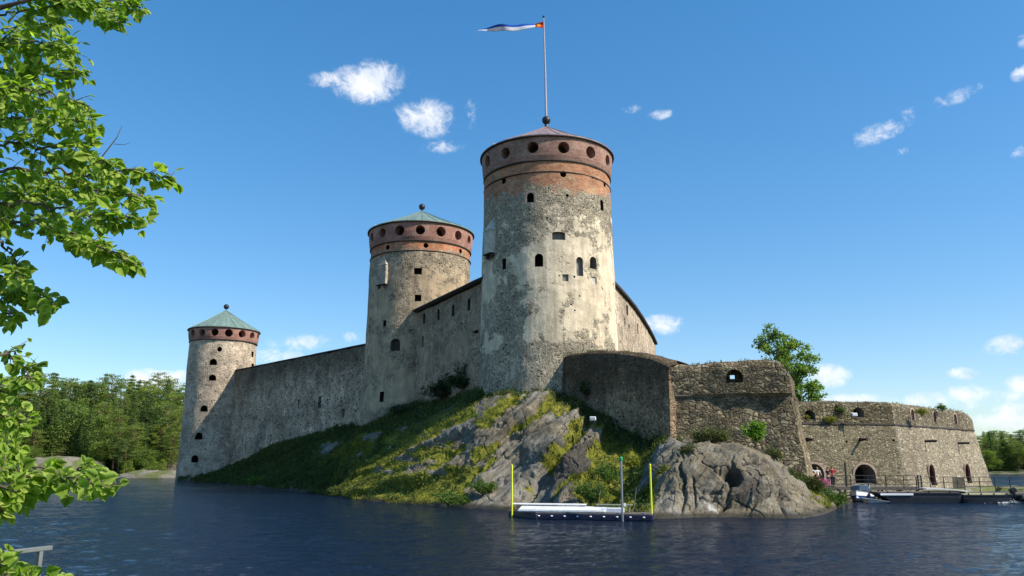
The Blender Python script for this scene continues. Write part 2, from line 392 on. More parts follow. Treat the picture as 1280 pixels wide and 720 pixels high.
def roofmat(name, a, b):
    m, nt = mat(name); co = objco(nt)
    s = nt.sep(co); ang = nt.math('ARCTAN2', s[1], s[0])
    pn = nt.node('ShaderNodeTexWhiteNoise', {'noise_dimensions': '1D'}, W=nt.math('FLOOR', nt.math('MULTIPLY', ang, 24 / math.pi)))
    col = nt.mix(nt.math('MULTIPLY', pn.outputs['Value'], .5), a, b)
    col = nt.mix(1.0, col, nt.ramp(nt.noise(co, 1.3, 6, .65), [(.3, .75), (.7, 1.2)]), 'MULTIPLY')
    return finish(m, nt, col, .55, nt.bump(nt.noise(co, 2, 3), .2, .05), metallic=.15, spec=.4)
M['copper'] = roofmat('verdigris_copper', (.21, .29, .24), (.12, .175, .145))
M['sheet'] = roofmat('brown_sheet_metal', (.30, .22, .21), (.20, .15, .14))
M['plank'] = simple('tarred_planks', (.035, .028, .024), .8, var=.3, scale=4, bump=.2)
M['iron'] = simple('dark_iron', (.04, .042, .045), .45, metallic=.5, var=.2, scale=5)
M['galv'] = simple('galvanised_steel', (.30, .31, .33), .42, metallic=.6, var=.15, scale=9)
M['yellow'] = simple('yellow_paint', (.72, .78, .03), .45, var=.08)
M['white'] = simple('white_paint', (.78, .79, .80), .45, var=.06, scale=3)
M['greenlamp'] = simple('green_lens', (.03, .35, .12), .3, var=.05)
M['navy'] = simple('navy_rubber', (.018, .020, .045), .5, var=.2)
M['whiteboard'] = simple('weathered_white_boards', (.62, .62, .60), .6, var=.15, scale=4)
M['wood'] = simple('grey_weathered_wood', (.12, .10, .08), .8, var=.35, scale=7, bump=.3)
M['blue'] = simple('blue_gelcoat', (.02, .06, .24), .25, var=.1, spec=.5)
M['black'] = simple('black_plastic', (.012, .012, .014), .35, var=.1)
M['hull'] = simple('grey_hull_paint', (.030, .036, .046), .45, var=.2, scale=2)
M['hulldark'] = simple('dark_hull_paint', (.02, .023, .03), .45, var=.2, scale=2)
M['fence'] = simple('painted_handrail', (.19, .20, .19), .5, metallic=.3, var=.12, scale=8)
# ------------------------------------------------------------------ setting: water and lands
def water():
    m, nt = mat('lake_water'); p = worldpos(nt)
    b = nt.noise(nt.mapping(p, (.8, 1.25, 1), (0, 0, .4)), 5.5, 4, .65, .3)
    c = nt.noise(nt.mapping(p, (.9, 1.2, 1), (0, 0, -.3)), 3.4, 4, .65, .2)
    n = nt.bump(nt.math('ADD', nt.math('MULTIPLY', b, .35), c), 1.0, .17)
    finish(m, nt, (.0026, .008, .022), .09, n, spec=.5, IOR=1.33)
    ys = 9.0 * np.exp(np.linspace(0, math.log(1700 / 9.0), 1150)); us = np.linspace(-1.15, 1.15, 560)
    Y, U = np.meshgrid(ys, us, indexing='ij'); X = U * (Y + 4)
    X = X + .3 * (Y / 1150 * 5) * 0
    P = np.stack([X, Y, 0 * X], -1)
    step = Y * .0046
    def w(sx, sy, amp, seed, rot=0, ridge=False, lam=1.0):
        c_, s_ = math.cos(rot), math.sin(rot); Q = np.stack([(X * c_ + Y * s_) * sx, (-X * s_ + Y * c_) * sy, 0 * X + seed], -1)
        v = vnoise(Q, seed); v = (1 - 2 * np.abs(v)) if ridge else v
        return amp * v * np.clip(1.6 - step * 3.2 / lam, 0, 1)
    patch = .75 + .45 * vnoise(P * np.array([.025, .07, 0]) + 3, 8)
    Z = w(.20, .33, .02, 1, .35, lam=3) + w(.55, .95, .024, 2, -.25, True, 1.2) + w(.9, 1.6, .024, 3, .5, True, .9) + w(1.8, 3.0, .018, 4, -.5, True, .6) + w(.4, .85, .022, 5, .1, lam=1.6)
    Z = Z * patch * .78
    V = np.stack([X, Y, Z], -1).reshape(-1, 3); nx, ny = len(us), len(ys)
    i = (np.arange(ny - 1)[:, None] * nx + np.arange(nx - 1)[None]).ravel()
    o = mk('water', V, np.stack([i, i + 1, i + nx + 1, i + nx], -1), m, None, True)
    tag(o, 'dark blue rippled lake water around the castle island', None, None, 'structure')
water()

def groundmat(name, rockc, vegc):
    m, nt = mat(name); p = worldpos(nt)
    n = nt.noise(p, .35, 7, .65)
    f = nt.noise(p, 5, 6, .65)
    col = nt.mix(nt.smooth(n, .42, .55), rockc, vegc)
    col = nt.mix(1.0, col, nt.ramp(f, [(.3, .6), (.7, 1.35)]), 'MULTIPLY')
    return finish(m, nt, col, .95, nt.bump(f, .6, .1), spec=.1)
M['forestfloor'] = groundmat('forest_floor', (.16, .14, .10), (.05, .07, .02))
M['shorerock'] = groundmat('shore_rock', (.21, .19, .15), (.12, .13, .05))

def heightfield(name, x0, x1, y0, y1, nx, ny, fn, m, label, kind='structure'):
    xs = np.linspace(x0, x1, nx); ys = np.linspace(y0, y1, ny); X, Y = np.meshgrid(xs, ys)
    Z = fn(X, Y); V = np.stack([X, Y, Z], -1).reshape(-1, 3)
    i = np.arange(ny - 1)[:, None] * nx + np.arange(nx - 1)[None]; i = i.ravel()
    Fc = np.stack([i, i + 1, i + nx + 1, i + nx], -1)
    o = mk(name, V, Fc, m, None, True); return tag(o, label, None, None, kind)
def sst(x, a, b):
    t = np.clip((x - a) / (b - a), 0, 1); return t * t * (3 - 2 * t)

def left_hill(X, Y):
    P = np.stack([X * .05, Y * .05, 0 * X], -1)
    d = Y - (152 + 5 * vnoise(np.stack([X * .06, 0 * X, 0 * X], -1), 3) + np.maximum(0, (-X - 105)) * -.12)
    z = -1.5 + 2.2 * sst(d, -2, 4) + 5.5 * sst(d, 8, 90) + 1.2 * fbm(P, 4)
    # bare rock dome behind the leaves
    r = ((X + 87) / 10) ** 2 + ((Y - 158) / 7) ** 2
    z = np.maximum(z, -1 + 4.3 * np.sqrt(np.clip(1 - r, 0, 1)) * (1 + .08 * fbm(P * 12, 8)))
    edge = sst(X, -28, -45)
    return z * edge - 1.5 * (1 - edge)
M['hillground'] = M['forestfloor']
lh = heightfield('hill', -420, -20, 140, 420, 160, 120, left_hill, M['forestfloor'], 'low wooded shore rising behind the left tower')
def right_hill(X, Y):
    P = np.stack([X * .05, Y * .05, 0 * X], -1)
    d = Y - (183 + 3 * vnoise(np.stack([X * .05, 0 * X, 0 * X], -1), 5))
    z = -1.5 + 2.0 * sst(d, -1, 3) + 2.5 * sst(d, 6, 90) + .8 * fbm(P, 6)
    edge = sst(X, 75, 95)
    return z * edge - 1.5 * (1 - edge)
rh = heightfield('far_shore', 70, 420, 175, 420, 120, 90, right_hill, M['forestfloor'], 'low wooded far shore to the right of the bastion')
def back_hill(X, Y):
    P = np.stack([X * .03, Y * .03, 0 * X], -1)
    d = Y - (430 + 12 * vnoise(np.stack([X * .02, 0 * X, 0 * X], -1), 9))
    return -1.5 + 3 * sst(d, -2, 6) + 9 * sst(d, 10, 120) + 2 * fbm(P, 2)
heightfield('distant_shore', -900, 1000, 415, 700, 150, 40, back_hill, M['forestfloor'], 'distant wooded shore hidden behind the castle')
# rock dome and bare shore strip on the left as rock sheets slightly above the ground
def dome(X, Y):
    r = ((X + 87) / 10.5) ** 2 + ((Y - 157.6) / 7.5) ** 2
    P = np.stack([X * .4, Y * .4, 0 * X], -1)
    return -1 + 4.9 * np.sqrt(np.clip(1 - r, 0, 1)) * (1 + .10 * fbm(P, 8))
heightfield('rock_outcrop', -98, -76, 149, 166, 90, 70, dome, M['shorerock'], 'rounded bare rock outcrop on the wooded left shore')
def strip(X, Y):
    P = np.stack([X * .5, Y * .5, 0 * X], -1)
    r = ((X + 64) / 9.0) ** 2 + ((Y - 150) / 3.0) ** 2
    return -.5 + 1.8 * np.sqrt(np.clip(1 - r, 0, 1)) * (1 + .3 * fbm(P, 8))
heightfield('bare_shore_rock', -74, -54, 146, 154, 70, 30, strip, M['shorerock'], 'flat pale rock at the water edge beside the left tower')

# near bank under the camera
M['bank'] = groundmat('grassy_bank', (.13, .11, .08), (.06, .09, .025))
def bank(X, Y):
    P = np.stack([X * .6, Y * .6, 0 * X], -1)
    return 1.95 - 3.2 * sst(Y, 7.4, 11.5) + .06 * fbm(P, 3)
heightfield('near_bank', -60, 60, -58, 13, 120, 90, bank, M['bank'], 'grassy bank on which the photographer stands')

# ------------------------------------------------------------------ island terrain, lofted between the shoreline and the foot of the walls
def sh(px, py): 
    p = atZ(px, py, 0.0); return p
def P3(px, py, Y): return atY(px, py, Y)
cols = [
 # shoreline,        A,                B,                 C,                 T
 (sh(222, 602.0), P3(224, 601, 129.5), P3(226, 600, 131), P3(228, 599, 132.5), P3(230, 598, 134.5)),
 (sh(262, 604.5), P3(264, 601, 120), P3(266, 597, 124), P3(268, 594, 128), P3(270, 590, 133.5)),
 (sh(300, 607.5), P3(300, 602, 111), P3(300, 593, 116), P3(300, 583, 122), P3(300, 575, 128.5)),
 (sh(350, 612.5), P3(350, 602, 98), P3(350, 585, 104), P3(350, 567, 111), P3(350, 548, 119.5)),
 (sh(400, 618.5), P3(400, 604, 88), P3(400, 583, 94), P3(400, 560, 101), P3(400, 534, 110.5)),
 (sh(446, 625.0), P3(446, 607, 76.5), P3(446, 587, 81), P3(446, 555, 91.5), P3(446, 524, 101.5)),
 (sh(492, 629.0), P3(492, 608, 70), P3(494, 583, 73), P3(500, 558, 77.5), P3(500, 505, 95)),
 (sh(545, 632.5), P3(545, 605, 66), P3(546, 571, 69), P3(553, 531, 73.5), P3(552, 492, 91)),
 (sh(595, 636.0), P3(598, 600, 63.5), P3(604, 560, 66.2), P3(610, 511, 70.5), P3(592, 482, 83)),
 (sh(640, 639.0), P3(645, 600, 63), P3(650, 555, 65.8), P3(658, 501, 69.5), P3(655, 496, 74)),
 (sh(690, 642.0), P3(692, 605, 60.5), P3(698, 560, 63.2), P3(704, 509, 67.5), P3(702, 489, 73.5)),
 (sh(740, 645.0), P3(740, 612, 58.5), P3(742, 572, 61.5), P3(746, 532, 64.5), P3(746, 500, 70.5)),
 (sh(788, 647.5), P3(786, 618, 56.5), P3(788, 590, 59), P3(794, 556, 61.5), P3(796, 524, 66.8)),
 (sh(826, 648.5), P3(826, 620, 54), P3(826, 590, 56), P3(832, 556, 58.5), P3(838, 544, 63)),
 (sh(870, 647.5), P3(868, 612, 52.8), P3(868, 580, 54.3), P3(874, 557, 56.6), P3(880, 550, 61)),
 (sh(925, 647.0), P3(922, 612, 52.2), P3(922, 580, 53.6), P3(922, 559, 55.6), P3(925, 556, 60)),
 (sh(972, 648.0), P3(966, 615, 52.5), P3(962, 590, 53.9), P3(958, 571, 55.6), P3(965, 573, 59)),
 (sh(1008, 647.0), P3(1000, 628, 53.2), P3(994, 612, 54.5), P3(988, 596, 56.0), P3(998, 592, 58.8)),
 (sh(1034, 642.0), P3(1028, 632, 56), P3(1022, 622, 58), P3(1018, 614, 59.5), P3(1022, 608, 63)),
 (sh(1052, 632.0), P3(1046, 626, 64), P3(1040, 620, 66), P3(1034, 614, 68), P3(1024, 608, 71)),
]
G = np.array([[list(p) for p in c] for c in cols])          # (ncol, 5, 3)
def cr(G, n, axis):
    G = np.moveaxis(G, axis, 0); k = G.shape[0]
    E = np.concatenate([2 * G[:1] - G[1:2], G, 2 * G[-1:] - G[-2:-1]])
    t = np.linspace(0, k - 1, n); i = np.minimum(t.astype(int), k - 2); f = (t - i).reshape(-1, *([1] * (G.ndim - 1)))
    p0, p1, p2, p3 = E[i], E[i + 1], E[i + 2], E[i + 3]
    out = .5 * (2 * p1 + (p2 - p0) * f + (2 * p0 - 5 * p1 + 4 * p2 - p3) * f ** 2 + (3 * p1 - p0 - 3 * p2 + p3) * f ** 3)
    return np.moveaxis(out, 0, axis)
# extra rows: below the water and behind the walls
below = G[:, :1].copy(); below[:, :, 1] -= .8; below[:, :, 2] -= 1.5
G2 = np.concatenate([below, G], 1)
NT_, NS_ = 1150, 250
surf = cr(cr(G2, NT_, 0), NS_, 1)
def normals(S):
    du = np.gradient(S, axis=0); dv = np.gradient(S, axis=1); n = np.cross(du, dv)
    n /= np.linalg.norm(n, axis=-1, keepdims=True) + 1e-9
    return n
nrm = normals(surf)
tcol = np.linspace(0, len(cols) - 1, NT_)[:, None] * np.ones((1, NS_))
srow = np.linspace(-1, 4, NS_)[None] * np.ones((NT_, 1))          # 0 = shoreline, 4 = wall foot
X_, Y_, Z_ = surf[..., 0], surf[..., 1], surf[..., 2]
# strata run up to the right; q is constant along a layer
beta = np.interp(tcol, [0, 5, 7, 9, 12, 19], [R(17), R(20), R(25), R(32), R(38), R(58)])
q = X_ * np.sin(beta) - Z_ * np.cos(beta)
Pw = surf * .35
q = q + .75 * fbm(Pw * .4, 21, 3) + .10 * fbm(surf * 1.2, 22, 3)
def saw(q, sharp=.82):
    f = q - np.floor(q); return np.where(f < sharp, f / sharp, (1 - f) / (1 - sharp))
cellr = vnoise(np.stack([np.floor(q / 2.3) * 3.1, 0 * q, 0 * q], -1), 31)
s1 = saw(q / 2.3); s2 = saw(q / .75 + 3.3, .78)
bould = sst(tcol, 12.6, 13.8)                                     # smoother dome at the right
amp = np.clip(srow / .5, .15, 1) * np.clip((4.0 - srow) / .5, 0, 1)
amp = amp * (1 - .65 * bould * np.exp(-((srow - 3.0) / .5) ** 2))
leftside = 1 - sst(tcol, 3.8, 5.2)
disp = (.50 * (s1 - .5) * (1 - .75 * bould - .45 * leftside) + .16 * (s2 - .5) * (1 - .6 * bould) + .22 * cellr * (1 - bould)
        + .45 * fbm(surf * .22, 41, 4) + .09 * fbm(surf * 1.6, 51, 4))
# blocky fractures in the boulder: worley-like steps
wk = fbm(surf * .55, 61, 2)
cb, sb = np.cos(beta), np.sin(beta)
along = X_ * cb + Z_ * sb
def facet(sc_a, sc_q, sc_y, seed, tilt, step):
    Q = np.stack([along / sc_a, q / sc_q, Y_ / sc_y], -1); C0 = np.floor(Q).astype(np.int64)
    best = np.full(Q.shape[:-1], 1e9); out = np.zeros_like(best)
    for a in (-1, 0, 1):
        for b in (-1, 0, 1):
            for c in (-1, 0, 1):
                I = C0 + np.array([a, b, c]); h = [_h(I[..., 0], I[..., 1], I[..., 2], seed + k) for k in range(6)]
                ctr = I + np.stack(h[:3], -1); d = ((Q - ctr) ** 2).sum(-1)
                v = step * (h[3] - .5) + tilt * ((h[4] - .5) * (Q[..., 0] - ctr[..., 0]) + (h[5] - .5) * 1.6 * (Q[..., 1] - ctr[..., 1]))
                m_ = d < best; best = np.where(m_, d, best); out = np.where(m_, v, out)
    return out
fct = facet(3.2, 1.1, 3.0, 301, .55, .50) + .35 * facet(1.1, .45, 1.2, 311, .5, .45)
disp += fct * (.22 * (1 - bould) + .40 * bould) * (1 - .4 * leftside)
# hollow in the boulder
c0 = np.array(atY(914, 594, 53.4)); dd = np.sqrt(((surf - c0) ** 2 * np.array([1, .25, 1.1])).sum(-1))
wob = 1 + .35 * fbm(surf * 1.5, 71, 3)
disp -= 1.25 * np.exp(-(dd / (.62 * wob)) ** 4)
c1 = np.array(atY(905, 632, 52.2)); dd1 = np.sqrt(((surf - c1) ** 2 * np.array([.18, .25, 2.2])).sum(-1)); disp -= .8 * np.exp(-(dd1 / .8) ** 2)
# gully between the ribs and the boulder (deep shade), and a knob left of it
def dent(px, py, Y, r, a, sx=1, sz=1):
    global disp
    c = np.array(atY(px, py, Y)); d = np.sqrt(((surf - c) ** 2 * np.array([sx, .3, sz])).sum(-1)); disp += a * np.exp(-(d / r) ** 2)
dent(768, 560, 61, 2.6, -1.5, 1, .5); dent(752, 618, 58, 1.8, -.9); dent(722, 575, 61.5, 2.2, 1.1, .8, .8); dent(672, 545, 65, 3.0, .7)
dent(700, 618, 59.5, 1.5, .5); dent(835, 600, 54.5, 2.2, .5); dent(668, 628, 59, 1.0, -.9)
dent(470, 560, 84, 3, 1.0); dent(430, 565, 90, 3, .8); dent(385, 600, 90, 2.2, .7); dent(610, 608, 64, 1.5, .4)
cr1 = fbm(surf * .42 + 3, 161, 3); cr2 = fbm(surf * 1.1 + 9, 171, 3)
disp -= (.14 + .08 * bould) * np.exp(-(cr1 / .018) ** 2) + (.08 - .03 * bould) * np.exp(-(cr2 / .03) ** 2)
# creases and cracks that follow the layers of the rock (depth, width, moss)
def proj(S):
    y = S[..., 1] * CP + (S[..., 2] - EYE) * SP; u = -S[..., 1] * SP + (S[..., 2] - EYE) * CP
    return np.stack([640 + 1000 * S[..., 0] / y, 360 - 1000 * u / y], -1)
PX = proj(surf); wx = fbm(surf * .9, 141, 4)[..., None] * np.array([7.0, 5.0])
def polyd(poly):
    D_ = np.full(PX.shape[:2], 1e9); Q = PX + wx
    for a, b in zip(poly[:-1], poly[1:]):
        a = np.array(a, float); b = np.array(b, float); ab = b - a; t = np.clip(((Q - a) @ ab) / (ab @ ab), 0, 1)
        D_ = np.minimum(D_, np.linalg.norm(Q - a - t[..., None] * ab, axis=-1))
    return D_
def sided(poly):
    a = np.array(poly[0], float); b = np.array(poly[-1], float); ab = (b - a) / np.linalg.norm(b - a); return (PX[..., 0] - a[0]) * -ab[1] + (PX[..., 1] - a[1]) * ab[0]
moss = np.zeros(PX.shape[:2])
CRE = [([(548, 572), (560, 562), (590, 539), (624, 514), (645, 503)], 4, .35, 9, .7), ([(550, 600), (566, 587), (596, 562), (635, 542), (671, 520), (682, 505)], 4, .40, 9, .7),
       ([(585, 594), (602, 581), (640, 551), (674, 537), (709, 508)], 4, .42, 7, .6), ([(640, 632), (652, 620), (679, 589), (710, 556), (720, 530)], 6, .75, 10, 1.0),
       ([(660, 640), (668, 634), (699, 614), (727, 598), (754, 568)], 5, .55, 6, .6), ([(580, 606), (600, 611), (627, 605), (640, 596)], 3, .35, 3, .2),
       ([(400, 616), (459, 585), (506, 563), (553, 532), (590, 518)], 4, .35, 12, .6), ([(440, 624), (459, 616), (496, 591), (537, 563), (581, 538)], 4, .35, 12, .7),
       ([(490, 628), (506, 616), (540, 594), (565, 563), (590, 545)], 4, .35, 14, .8), ([(520, 632), (545, 616), (575, 596)], 4, .3, 14, .8),
       ([(851, 560), (855, 607), (851, 650)], 2.2, .35, 0, 0), ([(868, 600), (867, 650)], 1.8, .25, 0, 0), ([(895, 645), (908, 618), (919, 594)], 2.5, .35, 0, 0),
       ([(856, 572), (884, 563), (926, 563), (956, 573)], 2.2, .30, 0, 0), ([(874, 621), (898, 614)], 2, .25, 0, 0), ([(800, 630), (820, 600), (846, 580)], 2.5, .3, 3, .3),
       ([(933, 582), (954, 571), (974, 594), (980, 650)], 2.2, .32, 0, 0), ([(930, 650), (940, 628), (965, 618)], 2.2, .3, 3, .3), ([(790, 645), (800, 615), (815, 585)], 3, .35, 5, .5)]
for poly, wd_, dp_, mw2, ma in CRE:
    d_ = polyd(poly); disp = disp - dp_ * np.exp(-(d_ / wd_) ** 2)
    if mw2: moss = np.maximum(moss, ma * np.exp(-(d_ / mw2) ** 2))
# dropped step on the right-hand (lower) side of the main ribs
for poly, hgt, ext in [(CRE[3][0], -.9, 26), (CRE[2][0], -.25, 20), (CRE[1][0], -.25, 18), (CRE[0][0], -.2, 18)]:
    s_ = sided(poly); d_ = polyd(poly); disp = disp + hgt * (s_ > 0) * np.exp(-(d_ / ext) ** 2) * sst(np.abs(s_), 0, 3)
surf2 = surf + nrm * (disp * amp)[..., None] * (1 if nrm[NT_ // 2, NS_ // 2, 1] < 0 else -1)
shal = sst(srow, -.9, .1); surf2[..., 2] = np.where(srow < 0, surf[..., 2], surf2[..., 2])
# vegetation mask
groove = 1 - s1
vegbase = np.zeros_like(q)
ctl = {0: .75, 2: .85, 4: .9, 5: .85, 6: .55, 7: .48, 8: .32, 9: .18, 10: .22, 11: .5, 12: .45, 13: .12, 14: -.15, 15: -.3, 16: -.3, 17: .0, 18: .5, 19: .7}
vegbase = np.interp(tcol, list(ctl), list(ctl.values()))
low = 1 - sst(srow, .3, 1.6)
vegbase += .38 * low * np.interp(tcol, [5, 6, 7, 8, 9, 10, 12, 13], [0, .3, .7, .5, -.3, -.5, .3, -.6])
vegbase += .75 * sst(srow, 3.15, 3.45) * np.interp(tcol, [4, 9, 10, 12, 13, 16, 17], [.6, .7, 1.0, 1.0, .3, .1, .6])
vegbase += .55 * np.exp(-(((tcol - 11.6) / .5) ** 2)) * (1 - .2 * srow)
vn = fbm(surf * .45, 81, 5, .6); vn2 = fbm(surf * 1.8, 91, 4, .6)
veg = vegbase + .55 * (groove - .45) * (1 - bould) + .85 * vn + .35 * vn2 - .02
veg = veg - .8 * np.exp(-((srow - .0) / .16) ** 2)
PATCH = [(650, 575, 42, 42, -.9), (620, 540, 34, 26, -.55), (690, 535, 22, 22, -.8), (610, 622, 26, 14, -1.0), (560, 545, 26, 14, -.35), (480, 590, 22, 5, -.9), (520, 575, 30, 6, -.9), (548, 555, 22, 7, -1.0), (570, 540, 22, 9, -1.0), (545, 590, 26, 6, -.8), (575, 575, 18, 8, -.9), (596, 545, 14, 14, -.8),
         (725, 585, 22, 26, -.8), (690, 625, 18, 14, -.6), (740, 612, 22, 18, .7), (685, 590, 10, 18, .3), (580, 600, 22, 22, .35), (545, 622, 40, 12, .6), (470, 606, 50, 12, .4), (800, 545, 26, 16, .4),
         (775, 590, 20, 26, .35), (700, 505, 14, 6, .5), (412, 560, 14, 14, -.9), (375, 603, 10, 8, -.8), (470, 552, 10, 8, -.7), (455, 575, 8, 7, -.8)]
veg = veg - .12 * sst(tcol, 4.6, 6.2) * (1 - sst(tcol, 9.6, 10.4)) * sst(3.3 - srow, 0, .2) + moss * (1 - leftside * .4)
for (px, py, rx_, ry_, v_) in PATCH: veg = veg + v_ * np.exp(-((PX[..., 0] - px) / rx_) ** 2 - ((PX[..., 1] - py) / ry_) ** 2)
vegm = sst(veg, .32, .46)
i = (np.arange(NT_ - 1)[:, None] * NS_ + np.arange(NS_ - 1)[None]).ravel()
Fc = np.stack([i, i + NS_, i + NS_ + 1, i + 1], -1)

def rockmat():
    m, nt = mat('castle_bedrock'); p = worldpos(nt)
    at = nt.N.new('ShaderNodeAttribute'); at.attribute_name = 'veg'; vg = at.outputs['Fac']
    at2 = nt.N.new('ShaderNodeAttribute'); at2.attribute_name = 'tone'; tn = at2.outputs['Fac']
    pr = nt.mapping(p, (1, 1, 1), (0, R(45), 0))
    streak = nt.noise(nt.mapping(pr, (.25, .6, 2.6)), 1.6, 8, .7, .25)
    blot = nt.noise(p, .5, 7, .65, .3); fine = nt.noise(p, 9, 7, .72)
    a4 = nt.N.new('ShaderNodeAttribute'); a4.attribute_name = 'iso'; iso = nt.noise(nt.mapping(p, (.7, .7, .5)), 1.0, 9, .72, .5)
    streak = nt.math('ADD', nt.math('MULTIPLY', streak, nt.math('SUBTRACT', 1.0, a4.outputs['Fac'])), nt.math('MULTIPLY', iso, a4.outputs['Fac']))
    rk = nt.ramp(streak, [(.25, (.07, .064, .050)), (.42, (.145, .133, .106)), (.55, (.225, .208, .167)), (.72, (.32, .30, .24))])
    rk = nt.mix(nt.smooth(tn, .2, .8), rk, nt.mix(1.0, rk, (1.0, .90, .74), 'MULTIPLY'))
    rk = nt.mix(nt.math('MULTIPLY', nt.smooth(blot, .5, .66), .65), rk, (.06, .055, .042))
    rk = nt.mix(nt.math('MULTIPLY', nt.smooth(nt.noise(p, 1.1, 7, .7), .55, .68), .5), rk, (.40, .37, .30))
    rk = nt.mix(1.0, rk, nt.ramp(fine, [(.28, .5), (.5, .95), (.75, 1.4)]), 'MULTIPLY')
    ve = nt.node('ShaderNodeTexVoronoi', {'feature': 'DISTANCE_TO_EDGE'}, Vector=nt.vmath('ADD', nt.mapping(pr, (.14, .3, .6)), nt.vmath('MULTIPLY', nt.node('ShaderNodeTexNoise', Vector=p, Scale=1.2, Detail=4).outputs['Color'], (.55, .55, .55))), Scale=1.0)
    crack = nt.math('MULTIPLY', nt.math('SUBTRACT', 1.0, nt.smooth(ve.outputs['Distance'], .002, .016)), nt.smooth(nt.noise(p, .6, 3), .48, .6))
    rk = nt.mix(nt.math('MULTIPLY', crack, .75), rk, (.03, .026, .02))
    mossn = nt.noise(p, 1.4, 7, .68); mossf = nt.noise(p, 14, 6, .7)
    ms = nt.ramp(mossn, [(.3, (.05, .065, .012)), (.45, (.17, .18, .022)), (.58, (.28, .27, .035)), (.72, (.24, .15, .04))])
    a5 = nt.N.new('ShaderNodeAttribute'); a5.attribute_name = 'shady'
    ms = nt.mix(a5.outputs['Fac'], ms, nt.ramp(mossn, [(.3, (.018, .030, .008)), (.7, (.055, .075, .016))]))  # darker moss tint paints in the shade of slope and wall foot
    ms = nt.mix(1.0, ms, nt.ramp(mossf, [(.3, .45), (.7, 1.6)]), 'MULTIPLY')
    a3 = nt.N.new('ShaderNodeAttribute'); a3.attribute_name = 'stain_or_blotch'; sv_ = nt.math('ADD', a3.outputs['Fac'], nt.math('MULTIPLY', nt.math('SUBTRACT', nt.noise(p, 1.3, 7, .7), .5), 1.1))
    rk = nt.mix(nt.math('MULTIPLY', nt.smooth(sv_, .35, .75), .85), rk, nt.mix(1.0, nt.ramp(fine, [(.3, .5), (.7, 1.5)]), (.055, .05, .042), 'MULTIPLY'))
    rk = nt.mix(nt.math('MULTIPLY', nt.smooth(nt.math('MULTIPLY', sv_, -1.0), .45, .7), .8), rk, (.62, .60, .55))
    z = nt.sep(p)[2]
    k = nt.smooth(nt.math('ADD', vg, nt.math('MULTIPLY', nt.math('SUBTRACT', fine, .5), .5)), .35, .65)
    col = nt.mix(k, rk, ms)
    wet = nt.math('SUBTRACT', 1.0, nt.smooth(nt.math('ADD', z, nt.math('MULTIPLY', nt.noise(p, .8, 4), .35)), .34, .60))
    col = nt.mix(nt.math('MULTIPLY', wet, .8), col, (.022, .02, .016))
    h = nt.math('ADD', nt.math('ADD', nt.math('MULTIPLY', streak, 1.0), nt.math('MULTIPLY', fine, .35)), nt.math('MULTIPLY', crack, -.6))
    h = nt.mix(k, h, nt.math('MULTIPLY', mossf, 1.2))
    return finish(m, nt, col, .88, nt.bump(h, .9, .22), spec=.2)
M['rock'] = rockmat()
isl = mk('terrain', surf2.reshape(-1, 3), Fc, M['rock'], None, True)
a_ = isl.data.attributes.new('veg', 'FLOAT', 'POINT'); a_.data.foreach_set('value', vegm.ravel().astype(np.float32))
tone = np.clip(.5 + fbm(surf * .5, 111, 3), 0, 1); tone = np.clip(tone + bould * .25, 0, 1)
a_ = isl.data.attributes.new('tone', 'FLOAT', 'POINT'); a_.data.foreach_set('value', tone.ravel().astype(np.float32))
tag(isl, 'sloping bedrock of the castle island with grass and moss between grey ribs', None, None, 'structure')
a_ = isl.data.attributes.new('iso', 'FLOAT', 'POINT'); a_.data.foreach_set('value', (bould * .8).ravel().astype(np.float32))
shady = np.maximum(1 - sst(tcol, 3.6, 5.0), sst(srow, 3.1, 3.4)); shady = np.clip(shady + .3 * vn, 0, 1)  # mask of the shaded left slope and wall foot
a_ = isl.data.attributes.new('shady', 'FLOAT', 'POINT'); a_.data.foreach_set('value', shady.ravel().astype(np.float32))
blotch = np.zeros_like(tone)  # dark blotches (lichen, knob, hollow, gully) and one white patch
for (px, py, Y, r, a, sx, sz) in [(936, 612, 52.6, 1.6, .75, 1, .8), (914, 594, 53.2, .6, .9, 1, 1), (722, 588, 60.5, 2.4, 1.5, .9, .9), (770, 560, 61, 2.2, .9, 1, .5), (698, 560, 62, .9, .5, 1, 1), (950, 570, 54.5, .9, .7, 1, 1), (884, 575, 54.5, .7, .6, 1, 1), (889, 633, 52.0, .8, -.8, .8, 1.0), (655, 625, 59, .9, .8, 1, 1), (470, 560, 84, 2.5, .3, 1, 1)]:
    c = np.array(atY(px, py, Y)); d = np.sqrt(((surf - c) ** 2 * np.array([sx, .3, sz])).sum(-1)); blotch += a * np.exp(-(d / r) ** 2)
a_ = isl.data.attributes.new('stain_or_blotch', 'FLOAT', 'POINT'); a_.data.foreach_set('value', blotch.ravel().astype(np.float32))
# courtyard ground behind the walls
M['court'] = groundmat('courtyard_ground', (.20, .18, .14), (.06, .08, .03))
cy = [(-49, 137), (-19, 100), (-11, 92), (-3, 80), (5, 72), (12, 64), (20, 60.5), (22, 66), (26, 80), (38, 80), (54, 98), (40, 125), (5, 140), (-40, 146)]
zc = [-.8, 5.5, 6.5, 7, 6, 4, 1.2, 1, .4, .4, .4, 3, 3, -.8]
o = mk('courtyard', [(x, y, z - .6) for (x, y), z in zip(cy, zc)] + [(0, 100, 7)], [(k, (k + 1) % 14, 14) for k in range(14)], M['court']); tag(o, 'ground inside the castle walls', None, None, 'structure')

